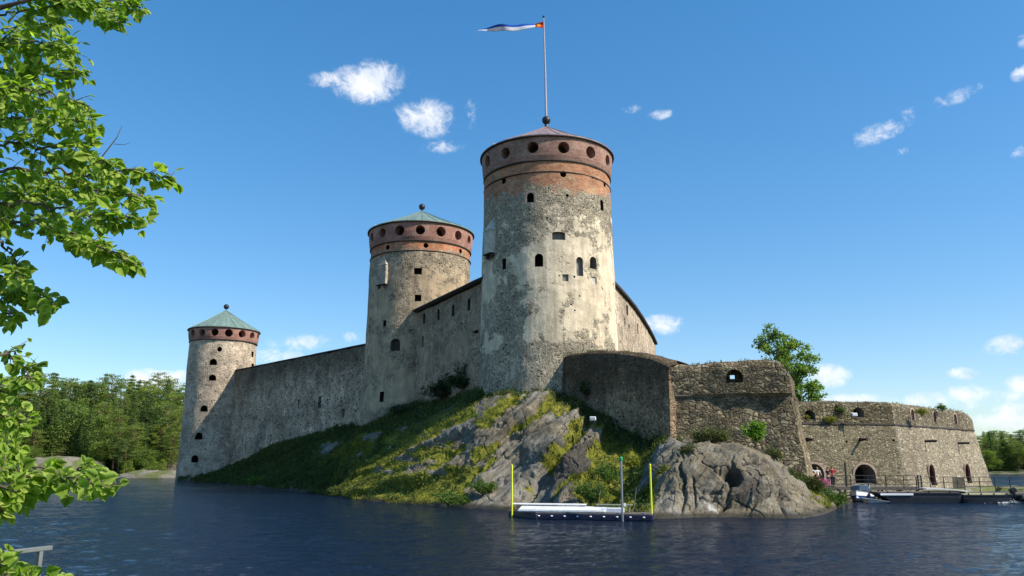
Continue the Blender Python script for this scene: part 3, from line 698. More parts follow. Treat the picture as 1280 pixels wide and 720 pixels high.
# ------------------------------------------------------------------ vegetation scatter on the island
def leafmat(name, c1, c2, c3=None, trans=.35, rough=.6, osc=0.0):
    m, nt = mat(name); g = nt.N.new('ShaderNodeNewGeometry'); rnd = g.outputs['Random Per Island']
    st = [(0, c1), (.6, c2), (1, c3 or c2)]
    col = nt.ramp(rnd, st)
    col = nt.mix(1.0, col, nt.ramp(nt.noise(g.outputs['Position'], .45, 4, .6), [(.3, .7), (.7, 1.3)]), 'MULTIPLY')
    if osc:
        oi = nt.N.new('ShaderNodeObjectInfo')
        col = nt.mix(oi.outputs['Random'], col, nt.mix(1.0, col, (1.0 + osc, 1.0 + osc * .6, .75), 'MULTIPLY'))
    d = nt.node('ShaderNodeBsdfPrincipled'); nt.put(d.inputs['Base Color'], col); nt.put(d.inputs['Roughness'], rough); nt.put(d.inputs['Specular IOR Level'], .35)
    t = nt.node('ShaderNodeBsdfTranslucent', Color=nt.mix(1.0, col, (1.2, 1.35, .5), 'MULTIPLY'))
    mx = nt.N.new('ShaderNodeMixShader'); mx.inputs[0].default_value = trans
    nt.L.new(d.outputs[0], mx.inputs[1]); nt.L.new(t.outputs[0], mx.inputs[2])
    o = nt.N.new('ShaderNodeOutputMaterial'); nt.L.new(mx.outputs[0], o.inputs[0]); return m
M['grass'] = leafmat('grass_blades', (.028, .05, .010), (.07, .095, .017), (.15, .15, .04), .3)
M['heath'] = leafmat('heath_leaves', (.09, .13, .015), (.24, .25, .025), (.36, .30, .05), .35)
M['fern'] = leafmat('green_leaves', (.05, .10, .02), (.11, .19, .03), (.20, .27, .06), .4)
M['weeds'] = leafmat('shade_weed_leaves', (.025, .05, .012), (.06, .095, .02), (.12, .15, .035), .3)
M['bushdark'] = leafmat('dark_bush_leaves', (.02, .04, .012), (.045, .075, .02), (.08, .10, .03), .25)
M['bushlime'] = leafmat('bright_sapling_leaves', (.10, .22, .015), (.18, .34, .03), (.28, .42, .06), .4)
M['olive'] = leafmat('olive_bush_leaves', (.05, .065, .02), (.10, .12, .035), (.16, .14, .05), .3)
M['pink'] = leafmat('pink_blossom', (.45, .08, .28), (.60, .18, .42), (.65, .3, .5), .3)
M['bark'] = simple('brown_bark', (.11, .085, .06), .9, var=.4, scale=8, bump=.5)
M['barkred'] = simple('pine_bark', (.22, .13, .08), .9, var=.4, scale=4, bump=.5)

def randn(n): 
    v = RNG.normal(size=(n, 3)); return v / np.linalg.norm(v, axis=1, keepdims=True)
def blades(P, N, h, w, lean=.5):
    """one bent triangle-pair blade per point"""
    n = len(P); up = N * .35 + np.array([0, 0, 1.0]) + RNG.normal(size=(n, 3)) * lean * .6
    up /= np.linalg.norm(up, axis=1, keepdims=True)
    side = np.cross(up, randn(n)); side /= np.linalg.norm(side, axis=1, keepdims=True) + 1e-9
    h = h[:, None]; w = w[:, None]
    bend = randn(n) * h * .25
    a = P - side * w; b = P + side * w; c = P + up * h * .6 + side * w * .8; d = P + up * h * .6 - side * w * .8; e = P + up * h + bend
    V = np.stack([a, b, c, d, e], 1).reshape(-1, 3); k = np.arange(n) * 5
    T = np.concatenate([np.stack([k, k + 1, k + 2], 1), np.stack([k, k + 2, k + 3], 1), np.stack([k + 3, k + 2, k + 4], 1)])
    return V, T
def leaves(P, s, flat=.0, asp=.6):
    """leaf shaped diamonds (folded) at points"""
    n = len(P); d = randn(n); d[:, 2] *= (1 - flat); d /= np.linalg.norm(d, axis=1, keepdims=True)
    u = randn(n); u[:, 2] += flat * 2; side = np.cross(d, u); side /= np.linalg.norm(side, axis=1, keepdims=True) + 1e-9
    nn = np.cross(side, d); s = s[:, None]
    a = P; b = P + d * s * .5 + side * s * asp * .5 + nn * s * .08; c = P + d * s; e = P + d * s * .5 - side * s * asp * .5 + nn * s * .08
    V = np.stack([a, b, c, e], 1).reshape(-1, 3); k = np.arange(n) * 4
    return V, np.concatenate([np.stack([k, k + 1, k + 2], 1), np.stack([k, k + 2, k + 3], 1)])
SV = surf2.reshape(-1, 3); SN = normals(surf2).reshape(-1, 3); SN *= np.where(SN[:, 2:3] < 0, -1, 1)
vm = vegm.ravel(); tc = tcol.ravel(); sr = srow.ravel()
edge_len = np.linalg.norm(np.gradient(surf2, axis=0), axis=-1) * np.linalg.norm(np.gradient(surf2, axis=1), axis=-1)
area = edge_len.ravel()
def pick(wt, n):
    p = wt / wt.sum(); idx = RNG.choice(len(p), n, p=p); return SV[idx] + RNG.normal(size=(n, 3)) * .06, SN[idx], idx
# grass on the shaded slope and ledges
patch = sst(fbm(SV * .5, 121, 4), -.15, .25)
Pg, Ng, ix = pick(area * vm * (sr > .05) * (sr < 3.95) * (.35 + .65 * patch) * (.3 + .7 * shady.ravel()) * (1 - .90 * sst(tc, 4.6, 5.6) * (sr < 3.3) * (1 - .6 * sst(tc, 9.8, 10.5))), 80000)
V_, T_ = blades(Pg, Ng, .12 + .30 * RNG.random(len(Pg)) * (1 - .3 * (Pg[:, 1] < 75)), .018 + .03 * RNG.random(len(Pg)))
tag(mk('grass', V_, T_, M['grass']), 'long grass on the island slope below the walls', None, None, 'stuff')
Pg, Ng, ix = pick(area * vm * (sr > .05) * (sr < 3.9) * (1.05 - patch) * (1.05 - shady.ravel()) * (1 - .5 * sst(tc, 5, 6) * (sr < 3.3)), 80000)
V_, T_ = leaves(Pg + np.array([0, 0, .06]), .05 + .09 * RNG.random(len(Pg)), .3)
tag(mk('ground_cover', V_, T_, M['heath']), 'yellow green heath and moss over the island rock', None, None, 'stuff')

# taller undergrowth in clumps
cl = sst(fbm(SV * .9, 151, 3), .12, .35)
Pg, Ng, ix = pick(area * vm * (sr > .1) * (sr < 3.9) * cl * (1 - .55 * sst(tc, 5, 6)), 42000)
hh_ = (.12 + .55 * np.clip(fbm(Pg * .9, 151, 3), 0, 1) * 1.6) * RNG.random(len(Pg)) ** .7
V_, T_ = leaves(Pg + np.array([0, -.1, 1.0]) * hh_[:, None], .09 + .12 * RNG.random(len(Pg)), .3)
tag(mk('undergrowth', V_, T_, M['weeds']), 'leafy weeds and low undergrowth in clumps on the island slope', None, None, 'stuff')
# ------------------------------------------------------------------ castle
def shape_pts(kind, w, h, n=14):
    """2D outline centred on 0, counter-clockwise"""
    hw, hh = w / 2, h / 2
    if kind == 'circle': return [(hw * math.cos(2 * math.pi * k / 20), hh * math.sin(2 * math.pi * k / 20)) for k in range(20)]
    if kind == 'rect': return [(-hw, -hh), (hw, -hh), (hw, hh), (-hw, hh)]
    if kind == 'arch':
        yc = hh - hw if h > w * .6 else hh - h * .45; ry = hh - yc
        return [(-hw, -hh), (hw, -hh)] + [(hw * math.cos(math.pi * k / n), yc + ry * math.sin(math.pi * k / n)) for k in range(n + 1)]
    if kind == 'segment':
        yc = hh - h * .22
        return [(-hw, -hh), (hw, -hh)] + [(hw * math.cos(math.pi * k / n), yc + h * .22 * math.sin(math.pi * k / n)) for k in range(n + 1)]
def cutter(mb, P, N, kind, w, h, out=.6, depth=1.5, roll=0):
    N = Vector(N).normalized(); up = Vector((0, 0, 1)); side = up.cross(N).normalized(); up2 = Vector((0, 0, 1))
    pts = shape_pts(kind, w, h); n = len(pts); Nh = Vector((N.x, N.y, 0)).normalized()
    fr = [P + side * x + up2 * y + Nh * out for x, y in pts]; bk = [P + side * x + up2 * y - Nh * depth for x, y in pts]
    mb.add(fr + bk, [tuple(range(n)), tuple(reversed(range(n, 2 * n)))] + [(k, n + k, n + (k + 1) % n, (k + 1) % n) for k in range(n)])
def cut(o, mb):
    if not mb.v: return
    c = mb.build('cutter', M['trim'])
    bpy.context.view_layer.update()
    # recentre cutter in world space; both use world matrices
    md = o.modifiers.new('b', 'BOOLEAN'); md.operation = 'DIFFERENCE'; md.solver = 'EXACT'; md.object = c
    bm = bmesh.new(); bm.from_mesh(c.data); bmesh.ops.recalc_face_normals(bm, faces=bm.faces[:]); bm.to_mesh(c.data); bm.free()
    dg = bpy.context.evaluated_depsgraph_get(); dg.update()
    me = bpy.data.meshes.new_from_object(o.evaluated_get(dg)); old = o.data
    o.modifiers.clear(); o.data = me
    bpy.data.objects.remove(c); bpy.data.meshes.remove(old)
def fixn(o, smooth=None):
    bm = bmesh.new(); bm.from_mesh(o.data); bmesh.ops.recalc_face_normals(bm, faces=bm.faces[:]); bm.to_mesh(o.data); bm.free()
def lining(name, parent, P, N, kind, w, h, depth, front=.06, m=None, mback=None, surround=None, proud=.035):
    """part: sleeve and back of one opening (flat band of dressed brick round its mouth when surround is given)"""
    Nh = Vector((N[0], N[1], 0)).normalized(); side = Vector((0, 0, 1)).cross(Nh).normalized(); up = Vector((0, 0, 1))
    pts = shape_pts(kind, w, h); n = len(pts); s = .955
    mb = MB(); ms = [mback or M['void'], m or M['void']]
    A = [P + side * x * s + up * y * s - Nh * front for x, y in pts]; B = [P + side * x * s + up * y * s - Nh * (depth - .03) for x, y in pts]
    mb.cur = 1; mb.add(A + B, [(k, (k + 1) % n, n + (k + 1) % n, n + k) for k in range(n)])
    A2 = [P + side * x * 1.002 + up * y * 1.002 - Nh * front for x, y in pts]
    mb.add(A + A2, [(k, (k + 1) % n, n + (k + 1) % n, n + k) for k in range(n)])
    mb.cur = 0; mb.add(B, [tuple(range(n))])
    if surround:
        t, msur = surround; ms.append(msur); mb.cur = 2
        k0 = 1 if kind in ('arch', 'segment') else 0
        seq = pts[1:] + pts[:1] if kind in ('arch', 'segment') else pts + pts[:1]
        # outer outline: push outwards by t
        def outp(x, y):
            r = math.hypot(x, y); yy = y + t if y > 0 else y
            return (x + t * (1 if x > 0 else -1) * (1 if abs(x) > w * .45 else abs(x) / (w * .5)), yy if y > 0 else y)
        fr_i = [P + side * x + up * y + Nh * proud for x, y in seq]; fr_o = [P + side * outp(x, y)[0] + up * outp(x, y)[1] + Nh * proud for x, y in seq]
        bk_o = [p - Nh * (proud + .25) for p in fr_o]; bk_i = [p - Nh * (proud + .25) for p in fr_i]; q = len(seq)
        V = fr_i + fr_o + bk_o + bk_i
        fs = []
        for k in range(q - 1):
            fs += [(k, k + 1, q + k + 1, q + k), (q + k, q + k + 1, 2 * q + k + 1, 2 * q + k), (k + 1, k, 3 * q + k, 3 * q + k + 1)]
        fs += [(0, q, 2 * q, 3 * q), (q - 1, 2 * q - 1, 3 * q - 1, 4 * q - 1)]
        mb.add(V, fs)
    return mb.build(name, ms, parent)

def on_cyl(px, py, cx, cy, r):
    d = ray(px, py); a = d.x ** 2 + d.y ** 2; b = -2 * (d.x * cx + d.y * cy); c = cx * cx + cy * cy - r * r
    disc = b * b - 4 * a * c; t = (-b - math.sqrt(max(disc, 0))) / (2 * a)
    P = Vector((d.x * t, d.y * t, EYE + d.z * t)); return P
def tower_shaft(name, m, root, cx, cy, prof, seed, openings, n=112, dz=.5, rough=.045):
    zs = []; 
    z0, z1 = prof[0][1], prof[-1][1]; k = max(2, int((z1 - z0) / dz)); zz = np.linspace(z0, z1, k)
    rr = np.interp(zz, [p[1] for p in prof], [p[0] for p in prof])
    th = np.linspace(0, 2 * math.pi, n, endpoint=False)
    T, Zz = np.meshgrid(th, zz); Rr = rr[:, None] * np.ones((1, n))
    P = np.stack([np.cos(T) * Rr * .9, np.sin(T) * Rr * .9, Zz * .9], -1)
    Rr = Rr + rough * 1.4 * fbm(P, seed, 4) + rough * 1.6 * vnoise(P * .25, seed + 5)
    V = np.stack([cx + Rr * np.cos(T), cy + Rr * np.sin(T), Zz], -1).reshape(-1, 3)
    F_ = []
    for i in range(k - 1):
        for j in range(n): F_.append((i * n + j, i * n + (j + 1) % n, (i + 1) * n + (j + 1) % n, (i + 1) * n + j))
    F_.append(tuple(reversed(range(n)))); F_.append(tuple((k - 1) * n + j for j in range(n)))
    o = mk(name, [tuple(v) for v in V], F_, m, root, False)
    mb = MB()
    for op in openings:
        cutter(mb, op['P'], op['N'], op['kind'], op['w'], op['h'], .6, op['depth'])
    cut(o, mb)
    return o
def port_ring(name, root, cx, cy, r, z, count, phase, w, h, kind, depth, mb, ops, lab=None, m=None):
    for k in range(count):
        a = phase + 2 * math.pi * k / count; N = Vector((math.cos(a), math.sin(a), 0)); P = Vector((cx, cy, z)) + N * r
        q_ = random.uniform(.93, 1.05); P = P + Vector((0, 0, random.uniform(-.04, .04))); cutter(mb, P, N, kind, w * q_, h * q_, .6, depth); ops.append((P, N, q_))

def build_tower(tn, label, loc, R0, prof, zb, zm, z_rim, z_apex, m_shaft, m_brick, m_roof, nport, phase, prad, nsmall, sphase, ssize, openings, seed, ring_h=.0, overhang=.28, zcorn2=None):
    cx, cy = loc
    root = empty(tn, (cx, cy, 0), label, 'tower')
    ops = []
    for (px, py, kind, w, h, depth, nm, mm, mbk, sur) in openings:
        z = atY(px, py, cy - R0).z; r = np.interp(z, [p[1] for p in prof], [p[0] for p in prof])
        P = on_cyl(px, py, cx, cy, r); N = Vector((P.x - cx, P.y - cy, 0)).normalized()
        ops.append(dict(P=P, N=N, kind=kind, w=w, h=h, depth=depth, name=nm, m=mm, mb=mbk, sur=sur))
    small = []
    for k in range(nsmall):
        a = sphase + 2 * math.pi * k / nsmall; N = Vector((math.cos(a), math.sin(a), 0)); z = zcorn2[1]
        r = np.interp(z, [p[1] for p in prof], [p[0] for p in prof])
        small.append(dict(P=Vector((cx, cy, z)) + N * r, N=N, kind='circle', w=ssize, h=ssize, depth=1.2, name='gun_port', m=None, mb=None, sur=None))
    allops = ops + small
    tower_shaft('shaft', m_shaft, root, cx, cy, [p for p in prof], seed, allops)
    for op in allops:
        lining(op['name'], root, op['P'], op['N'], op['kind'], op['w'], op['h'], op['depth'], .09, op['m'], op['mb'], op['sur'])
    # brick crown
    rt = prof[-1][0]; mb = MB(); n = 112
    rc = rt + overhang
    outer = [(rt + .05, zb), (rt + overhang * .7, zb + .5), (rc, zb + (z_rim - zb) * .5), (rc + .05, z_rim - .02)]
    mb.lathe((cx, cy, 0), outer + [(rc - 1.5, z_rim - .02), (rc - 1.5, zb)], n, False, False)
    vs = len(mb.v); k = 6
    for j in range(n): mb.add([], [])
    for j in range(n): mb.f.append((5 * n + j, 5 * n + (j + 1) % n, (j + 1) % n, j)); mb.mi.append(0)
    br = mb.build('brick_crown', m_brick, root); fixn(br)
    cm = MB(); pl = []
    port_ring('gun_port', root, cx, cy, rc, (zb + z_rim) / 2 + .06, nport, phase, prad * 2, prad * 2, 'circle', 1.25, cm, pl)
    cut(br, cm)
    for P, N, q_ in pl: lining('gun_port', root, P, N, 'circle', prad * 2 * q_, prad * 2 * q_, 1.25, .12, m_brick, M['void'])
    # string courses
    for (z, hh, pr) in ([(zb, .16, rt + .13)] + ([(zcorn2[0], .12, rt + .10)] if zcorn2 else [])):
        t = MB(); t.lathe((cx, cy, 0), [(rt - .2, z - hh / 2), (pr, z - hh / 2), (pr + .03, z), (pr, z + hh / 2), (rt - .2, z + hh / 2)], n, False, False)
        t.build('string_course', M['trim'], root)
    # roof
    nseg = 24; mb = MB(); er = rc + .22
    mb.lathe((cx, cy, 0), [(er - .5, z_rim - .05), (er, z_rim - .02), (er, z_rim + .07), (er * .5, z_rim + .07 + (z_apex - z_rim) * .47), (.12, z_apex)], nseg * 2, True, True)
    rf = mb.build('roof', m_roof, root)
    # standing seams
    sm = MB()
    for k in range(nseg):
        a = 2 * math.pi * (k + .5) / nseg; c, s = math.cos(a), math.sin(a)
        sm.tube([(cx + c * er, cy + s * er, z_rim + .09), (cx + c * er * .5, cy + s * er * .5, z_rim + .10 + (z_apex - z_rim) * .47), (cx + c * .15, cy + s * .15, z_apex)], .04, 4)
    sm.build('roof_seams', m_roof, rf)
    e2 = MB(); e2.lathe((cx, cy, 0), [(er - .3, z_rim - .16), (er + .02, z_rim - .12), (er + .02, z_rim - .03), (er - .3, z_rim - .06)], 96, False, False)
    e2.build('eaves', M['plank'], root)
    return root
def fb(kind='void'): return None
VO = None
# main tower
MT = (3.63, 79.0)
main = build_tower('round_tower', 'largest cream plastered round tower with brown cone roof and flagpole', MT, 6.8,
    [(7.2, 4), (7.0, 9), (6.85, 12), (6.7, 22), (6.45, 31.6)], 31.5, 0, 33.95, 37.7, M['maintower'], M['brick'], M['sheet'], 14, R(-90 + 11.6), .60,
    0, 0, .6, [
    (629, 226, 'circle', .55, .6, 1.4, 'gun_port', VO, VO, None), (704, 217.5, 'circle', .62, .68, 1.4, 'gun_port', VO, VO, None),
    (740, 222, 'circle', .28, .28, .8, 'gun_port', VO, VO, None), (756, 231, 'circle', .5, .5, 1.2, 'gun_port', VO, VO, None),
    (709, 244.5, 'circle', .32, .32, .8, 'gun_port', VO, VO, None),
    (663, 247, 'arch', .72, .95, 1.2, 'window', VO, VO, (.2, M['brickpink'])), (752.5, 256.5, 'arch', .62, 1.1, 1.1, 'window', VO, VO, None),
    (698.5, 294.5, 'segment', 1.25, .8, .55, 'window', M['stonegrey'], M['stonegrey'], None),
    (673.5, 325, 'arch', .80, 1.25, 1.4, 'window', VO, VO, None), (630, 330, 'rect', .52, 1.05, 1.2, 'window', VO, VO, None),
    (725, 333, 'arch', .72, 1.85, .42, 'blocked_window', M['stonegrey'], M['stonegrey'], None), (742, 328.5, 'arch', .86, 1.2, .8, 'window', M['stonegrey'], M['void'], None),
    (707, 347, 'rect', .58, .66, .22, 'blocked_window', M['stonegrey'], M['stonegrey'], None), (743, 350.5, 'rect', .62, .7, .16, 'blocked_window', M['paleplaster'], M['paleplaster'], None),
    (718, 346, 'circle', .22, .22, .5, 'putlog_hole', VO, VO, None), (699, 344.5, 'circle', .16, .16, .4, 'putlog_hole', VO, VO, None),
    (724.5, 370, 'circle', .18, .18, .4, 'putlog_hole', VO, VO, None), (718.5, 388, 'circle', .18, .18, .4, 'putlog_hole', VO, VO, None),
    (684, 286, 'circle', .16, .16, .4, 'putlog_hole', VO, VO, None)], 3, zcorn2=(30.35, 30.9))
# middle tower
mid = build_tower('round_tower', 'middle round tower with green copper roof, brick crown and broken plaster', (-11.75, 100.0), 6.45,
    [(7.3, 3), (7.05, 8), (6.75, 12), (6.55, 20), (6.35, 29.4)], 29.35, 0, 31.75, 35.0, M['midtower'], M['brickred'], M['copper'], 16, R(-90 + 5.5), .62,
    8, R(-90 + 12), .62, [
    (522.5, 339, 'rect', .95, .8, .9, 'window', VO, VO, None), (522.5, 372.5, 'rect', .78, .8, 1.0, 'window', VO, VO, None),
    (494, 431, 'arch', 1.3, 1.5, .45, 'window_niche', M['stonegrey'], M['trim'], None), (477, 496, 'rect', .65, 1.2, 1.0, 'window', VO, VO, None),
    (481, 404, 'rect', .5, .7, .6, 'putlog_hole', VO, VO, None), (462, 411, 'rect', .4, .8, .3, 'putlog_hole', VO, VO, None),
    ], 13, zcorn2=(28.1, 28.75))
# left tower
ltw = build_tower('round_tower', 'smallest farthest round tower standing in the water with green copper roof', (-48.3, 133.0), 5.4,
    [(5.8, -1.5), (5.6, 3), (5.42, 12), (5.3, 22.3)], 22.25, 0, 24.3, 27.9, M['lefttower'], M['brickred'], M['copper'], 16, R(-90 + 27), .62,
    0, 0, .5, [
    (274.5, 436.5, 'circle', .75, .8, 1.2, 'gun_port', VO, VO, None), (266.5, 452.5, 'arch', 1.2, 1.0, 1.4, 'window', VO, VO, None),
    (265.5, 472, 'arch', 1.15, .95, 1.4, 'window', VO, VO, None), (255, 510.5, 'arch', 1.2, 1.0, 1.4, 'window', VO, VO, None),
    (248.5, 545, 'arch', 1.25, 1.1, 1.4, 'window', VO, VO, None), (243.5, 573.5, 'arch', 1.25, 1.1, 1.4, 'window', VO, VO, None),
    (316, 443, 'rect', .8, .9, 1.2, 'window', VO, VO, None), (316, 457.5, 'rect', 1.0, .8, 1.2, 'window', VO, VO, None)], 23)
# buttress strip on the left tower (lit edge right of the window column)
def pilaster(root, cx, cy, r, ang, z0, z1, w, d, m, name='pilaster'):
    a = R(ang); N = Vector((math.cos(a), math.sin(a), 0)); s = Vector((0, 0, 1)).cross(N); c = Vector((cx, cy, 0)) + N * (r + d / 2 - .4)
    rot = Matrix((s, N, Vector((0, 0, 1)))).transposed()
    MB().box(c + Vector((0, 0, (z0 + z1) / 2)), (w, d + .8, z1 - z0), rot, .12).build(name, m, root)
#pilaster(ltw, -48.3, 133, 5.3, -90 + 21, 15, 21.8, .9, .22, M['lefttower'])

# finial balls, flagpole
def finial(root, x, y, z, r, m):
    mb = MB(); mb.lathe((x, y, z - .1), [(.16, 0), (.09, .3), (.09, .35)], 12); mb.ball((x, y, z + .3 + r), r, 18)
    mb.build('finial', m, root, True)
finial(mid, -11.75, 100.0, 34.9, .42, M['iron']); finial(ltw, -48.3, 133.0, 27.8, .45, M['iron'])
fp = empty('flagpole', (3.63, 79.0, 37.5), 'tall pale flagpole standing on the largest tower roof', 'flagpole')
mb = MB(); mb.tube([(3.63, 79, 37.5), (3.55, 79, 44), (3.44, 79, 50.4)], [.13, .10, .06], 10); mb.build('pole', simple('pink_grey_pole_paint', (.42, .36, .38), .5), fp)
MB().ball((3.62, 79, 38.45), .46, 20).build('ball', M['iron'], fp, True); MB().ball((3.44, 79, 50.5), .14, 12).build('cap', M['iron'], fp, True)
MB().lathe((3.63, 79, 37.45), [(.35, 0), (.22, .3), (.16, .55)], 14).build('socket', M['iron'], fp)
# pennant
fl = empty('pennant', (3.40, 79, 49.5), 'long blue and white pennant with red hoist square flying left', 'flag')
def flag():
    L = 7.7; n = 90; V = []; F_ = []; mi = []
    fb_ = M_flag
    rows = 8
    for i in range(n + 1):
        s = i / n; x = 3.38 - L * s
        hgt = .80 * (1 - s) ** .8 + .17
        zc = 49.55 - .75 * s + .10 * math.sin(s * 7)
        if s > .93: zc -= (s - .93) * 9; x += (s - .93) * 5.5
        tw = .34 * math.sin(s * 7 + .6) + .10 * math.sin(s * 17)
        for j in range(rows + 1):
            v = j / rows - .5
            V.append((x, 79 + (.35 * math.sin(s * 7) + .08 * math.sin(s * 19)) * min(1, s * 3) + tw * v * 1.4, zc + v * hgt * math.cos(tw * 1.2)))
    for i in range(n):
        for j in range(rows):
            a = i * (rows + 1) + j; F_.append((a, a + 1, a + rows + 2, a + rows + 1))
            s = i / n
            if s < .11: c = 3 if (abs(s - .055) < .03 and 1 <= j <= 6 and not (abs(s - .055) > .018 and j in (1, 4, 6))) else 0
            else: c = 1 if j >= rows * .62 - 3.2 * max(0, s - .5) and s < .93 else 2
            mi.append(c)
    o = mk('cloth', V, F_, fb_, fl, True); o.data.polygons.foreach_set('material_index', mi)
    md = o.modifiers.new('t', 'SOLIDIFY'); md.thickness = .015
def clothmat(n, c):
    m, nt = mat(n); d = nt.node('ShaderNodeBsdfDiffuse', Color=(*c, 1)); t = nt.node('ShaderNodeBsdfTranslucent', Color=(*c, 1))
    x = nt.N.new('ShaderNodeMixShader'); x.inputs[0].default_value = .35; nt.L.new(d.outputs[0], x.inputs[1]); nt.L.new(t.outputs[0], x.inputs[2])
    o = nt.N.new('ShaderNodeOutputMaterial'); nt.L.new(x.outputs[0], o.inputs[0]); return m
M_flag = [clothmat('red_cloth', (.62, .05, .02)), clothmat('blue_cloth', (.04, .14, .55)), clothmat('white_cloth', (.8, .8, .82)), clothmat('golden_cloth', (.85, .42, .04))]
flag()

# garderobe on the main tower: little stone box on corbels with a pointed roof
M['ruinstone'] = simple('broken_pale_stone', (.34, .29, .22), .95, var=.5, scale=1.6, bump=.6)
def garderobe(root, px, py0, py1, cx, cy, r, w, d, mbody, ruined=False):
    P0 = on_cyl(px, py0, cx, cy, r); P1 = on_cyl(px, py1, cx, cy, r); N = Vector((P1.x - cx, P1.y - cy, 0)).normalized()
    s = Vector((0, 0, 1)).cross(N); base = Vector((cx, cy, 0)) + N * (r - .3); ztop, zbot = P0.z, P1.z; H = ztop - zbot
    rot = Matrix((s, N, Vector((0, 0, 1)))).transposed()
    g = MB(); hb = H * .66
    prof = [(w, d), (w * .98, d), (w * .95, d * .98)]
    if not ruined:
        g.box(base + N * d / 2 + Vector((0, 0, zbot + hb / 2)), (w, d, hb), rot, .05)
        o = g.build('garderobe', mbody, root)
        c = MB(); e = .06; zz = zbot + hb; hw = w / 2 + e
        A = [base + s * -hw + N * 0, base + s * hw + N * 0, base + s * hw + N * (d + e), base - s * hw + N * (d + e)]
        A = [a + Vector((0, 0, zz)) for a in A]; ap = base + N * .1 + Vector((0, 0, ztop + .2))
        c.add(A + [ap], [(0, 1, 4), (1, 2, 4), (2, 3, 4), (3, 0, 4), (3, 2, 1, 0)]); c.build('garderobe_roof', mbody, o)
        k = MB()
        for q in (-.32, .32): k.box(base + s * w * q + N * d * .42 + Vector((0, 0, zbot - .22)), (.22, d * .8, .42), rot, .04)
        k.box(base + N * d * .5 + Vector((0, 0, zbot - .02)), (w + .1, d + .08, .1), rot); k.build('corbel', M['trim'], o)
    else:
        n = 9; V = []
        g = MB()
        for i in range(n):
            t = i / (n - 1); ww = w * (.55 + .45 * math.sin(math.pi * min(1, .35 + .65 * (1 - t)))) * (.85 + .3 * random.random()); dd = d * (1 - .6 * t) * (.8 + .3 * random.random())
            g.box(base + N * dd / 2 + s * random.uniform(-.08, .08) + Vector((0, 0, zbot + H * (i + .5) / n)), (ww, dd, H / n * 1.08), rot, .08)
        g.build('garderobe', mbody, root)
garderobe(main, 614, 275, 318, *MT, 6.68, 1.3, .8, M['paleplaster'])
garderobe(mid, 478, 320, 356, -11.75, 100, 6.5, 1.6, .6, M['ruinstone'])

# ---- generic wall solids
def offset_poly(P, d):
    """outward offset of a closed polygon (counter-clockwise) by d (scalar or per vertex)"""
    n = len(P); out = []
    for i in range(n):
        p0, p1, p2 = Vector(P[i - 1]), Vector(P[i]), Vector(P[(i + 1) % n])
        a = (p1 - p0).normalized(); b = (p2 - p1).normalized(); na = Vector((a.y, -a.x)); nb = Vector((b.y, -b.x))
        m_ = (na + nb); m_ = m_ / max(.25, m_.dot(na)) if m_.length > 1e-6 else na
        dd = d[i] if isinstance(d, (list, tuple)) else d
        out.append(p1 + m_ * dd)
    return out
def densify(P, step, closed=True):
    out = []; n = len(P)
    for i in range(n if closed else n - 1):
        a, b = np.array(P[i], float), np.array(P[(i + 1) % n], float); k = max(1, int(round(np.linalg.norm(b[:2] - a[:2]) / step)))
        for j in range(k): out.append(tuple(a + (b - a) * j / k))
    if not closed: out.append(tuple(P[-1]))
    return out
def smooth_open(P, it=2):
    P = [np.array(p, float) for p in P]
    for _ in range(it):
        Q = [P[0]]
        for a, b in zip(P[:-1], P[1:]): Q += [a * .75 + b * .25, a * .25 + b * .75]
        Q.append(P[-1]); P = Q
    return P
def poly_solid(name, foot, levels, m, parent, seed=0, rough=.05, rtop=.0, smooth=False):
    """foot: closed ccw list of (x, y, ztop, zbot); levels: list of (outward offset, t) with t 0..1 from zbot to ztop, or ('z', dz) below the top"""
    n = len(foot); xy = [(p[0], p[1]) for p in foot]; rings = []
    for (off, kind, val) in levels:
        o = offset_poly(xy, off)
        ring = []
        for i, p in enumerate(o):
            zt, zb = foot[i][2], foot[i][3]
            z = zb + (zt - zb) * val if kind == 't' else zt + val if kind == 'top' else val
            ring.append([p.x, p.y, z])
        rings.append(ring)
    A = np.array(rings)
    nn = np.stack([fbm(A * .8, seed + 1, 4), fbm(A * .8, seed + 2, 4), fbm(A * .8, seed + 3, 4)], -1)
    A = A + nn * rough * 2.0
    if rtop: A[-3:, :, 2] += (fbm(A[-3:] * np.array([.7, .7, 0.01]), seed + 9, 5) * rtop)
    V = [tuple(v) for v in A.reshape(-1, 3)]; F_ = []
    for i in range(len(rings) - 1):
        for j in range(n): F_.append((i * n + j, i * n + (j + 1) % n, (i + 1) * n + (j + 1) % n, (i + 1) * n + j))
    F_.append(tuple(reversed(range(n)))); F_.append(tuple((len(rings) - 1) * n + j for j in range(n)))
    me = bpy.data.meshes.new(name); me.from_pydata(V, [], F_)
    bm = bmesh.new(); bm.from_mesh(me)
    big = [f for f in bm.faces if len(f.verts) > 4]; bmesh.ops.triangulate(bm, faces=big); bmesh.ops.recalc_face_normals(bm, faces=bm.faces[:])
    for f in bm.faces: f.smooth = smooth
    bm.to_mesh(me); bm.free(); me.materials.append(m)
    return link_mesh(name, me, parent)
def ribbon(path, th, zt, zb, step=1.0, side=1):
    """closed ccw footprint of a wall along an open path (visible face on its right-hand side when side=1); path [(x,y)], zt/zb per point"""
    P = [(p[0], p[1], a, b) for p, a, b in zip(path, zt, zb)]
    D = densify(P, step, False); n = len(D); back = []
    for i in range(n):
        a = Vector(D[max(i - 1, 0)][:2]); b = Vector(D[min(i + 1, n - 1)][:2]); d = (b - a).normalized(); nn = Vector((-d.y, d.x)) * th
        back.append((D[i][0] + nn.x, D[i][1] + nn.y, D[i][2], D[i][3]))
    return D + back[::-1]
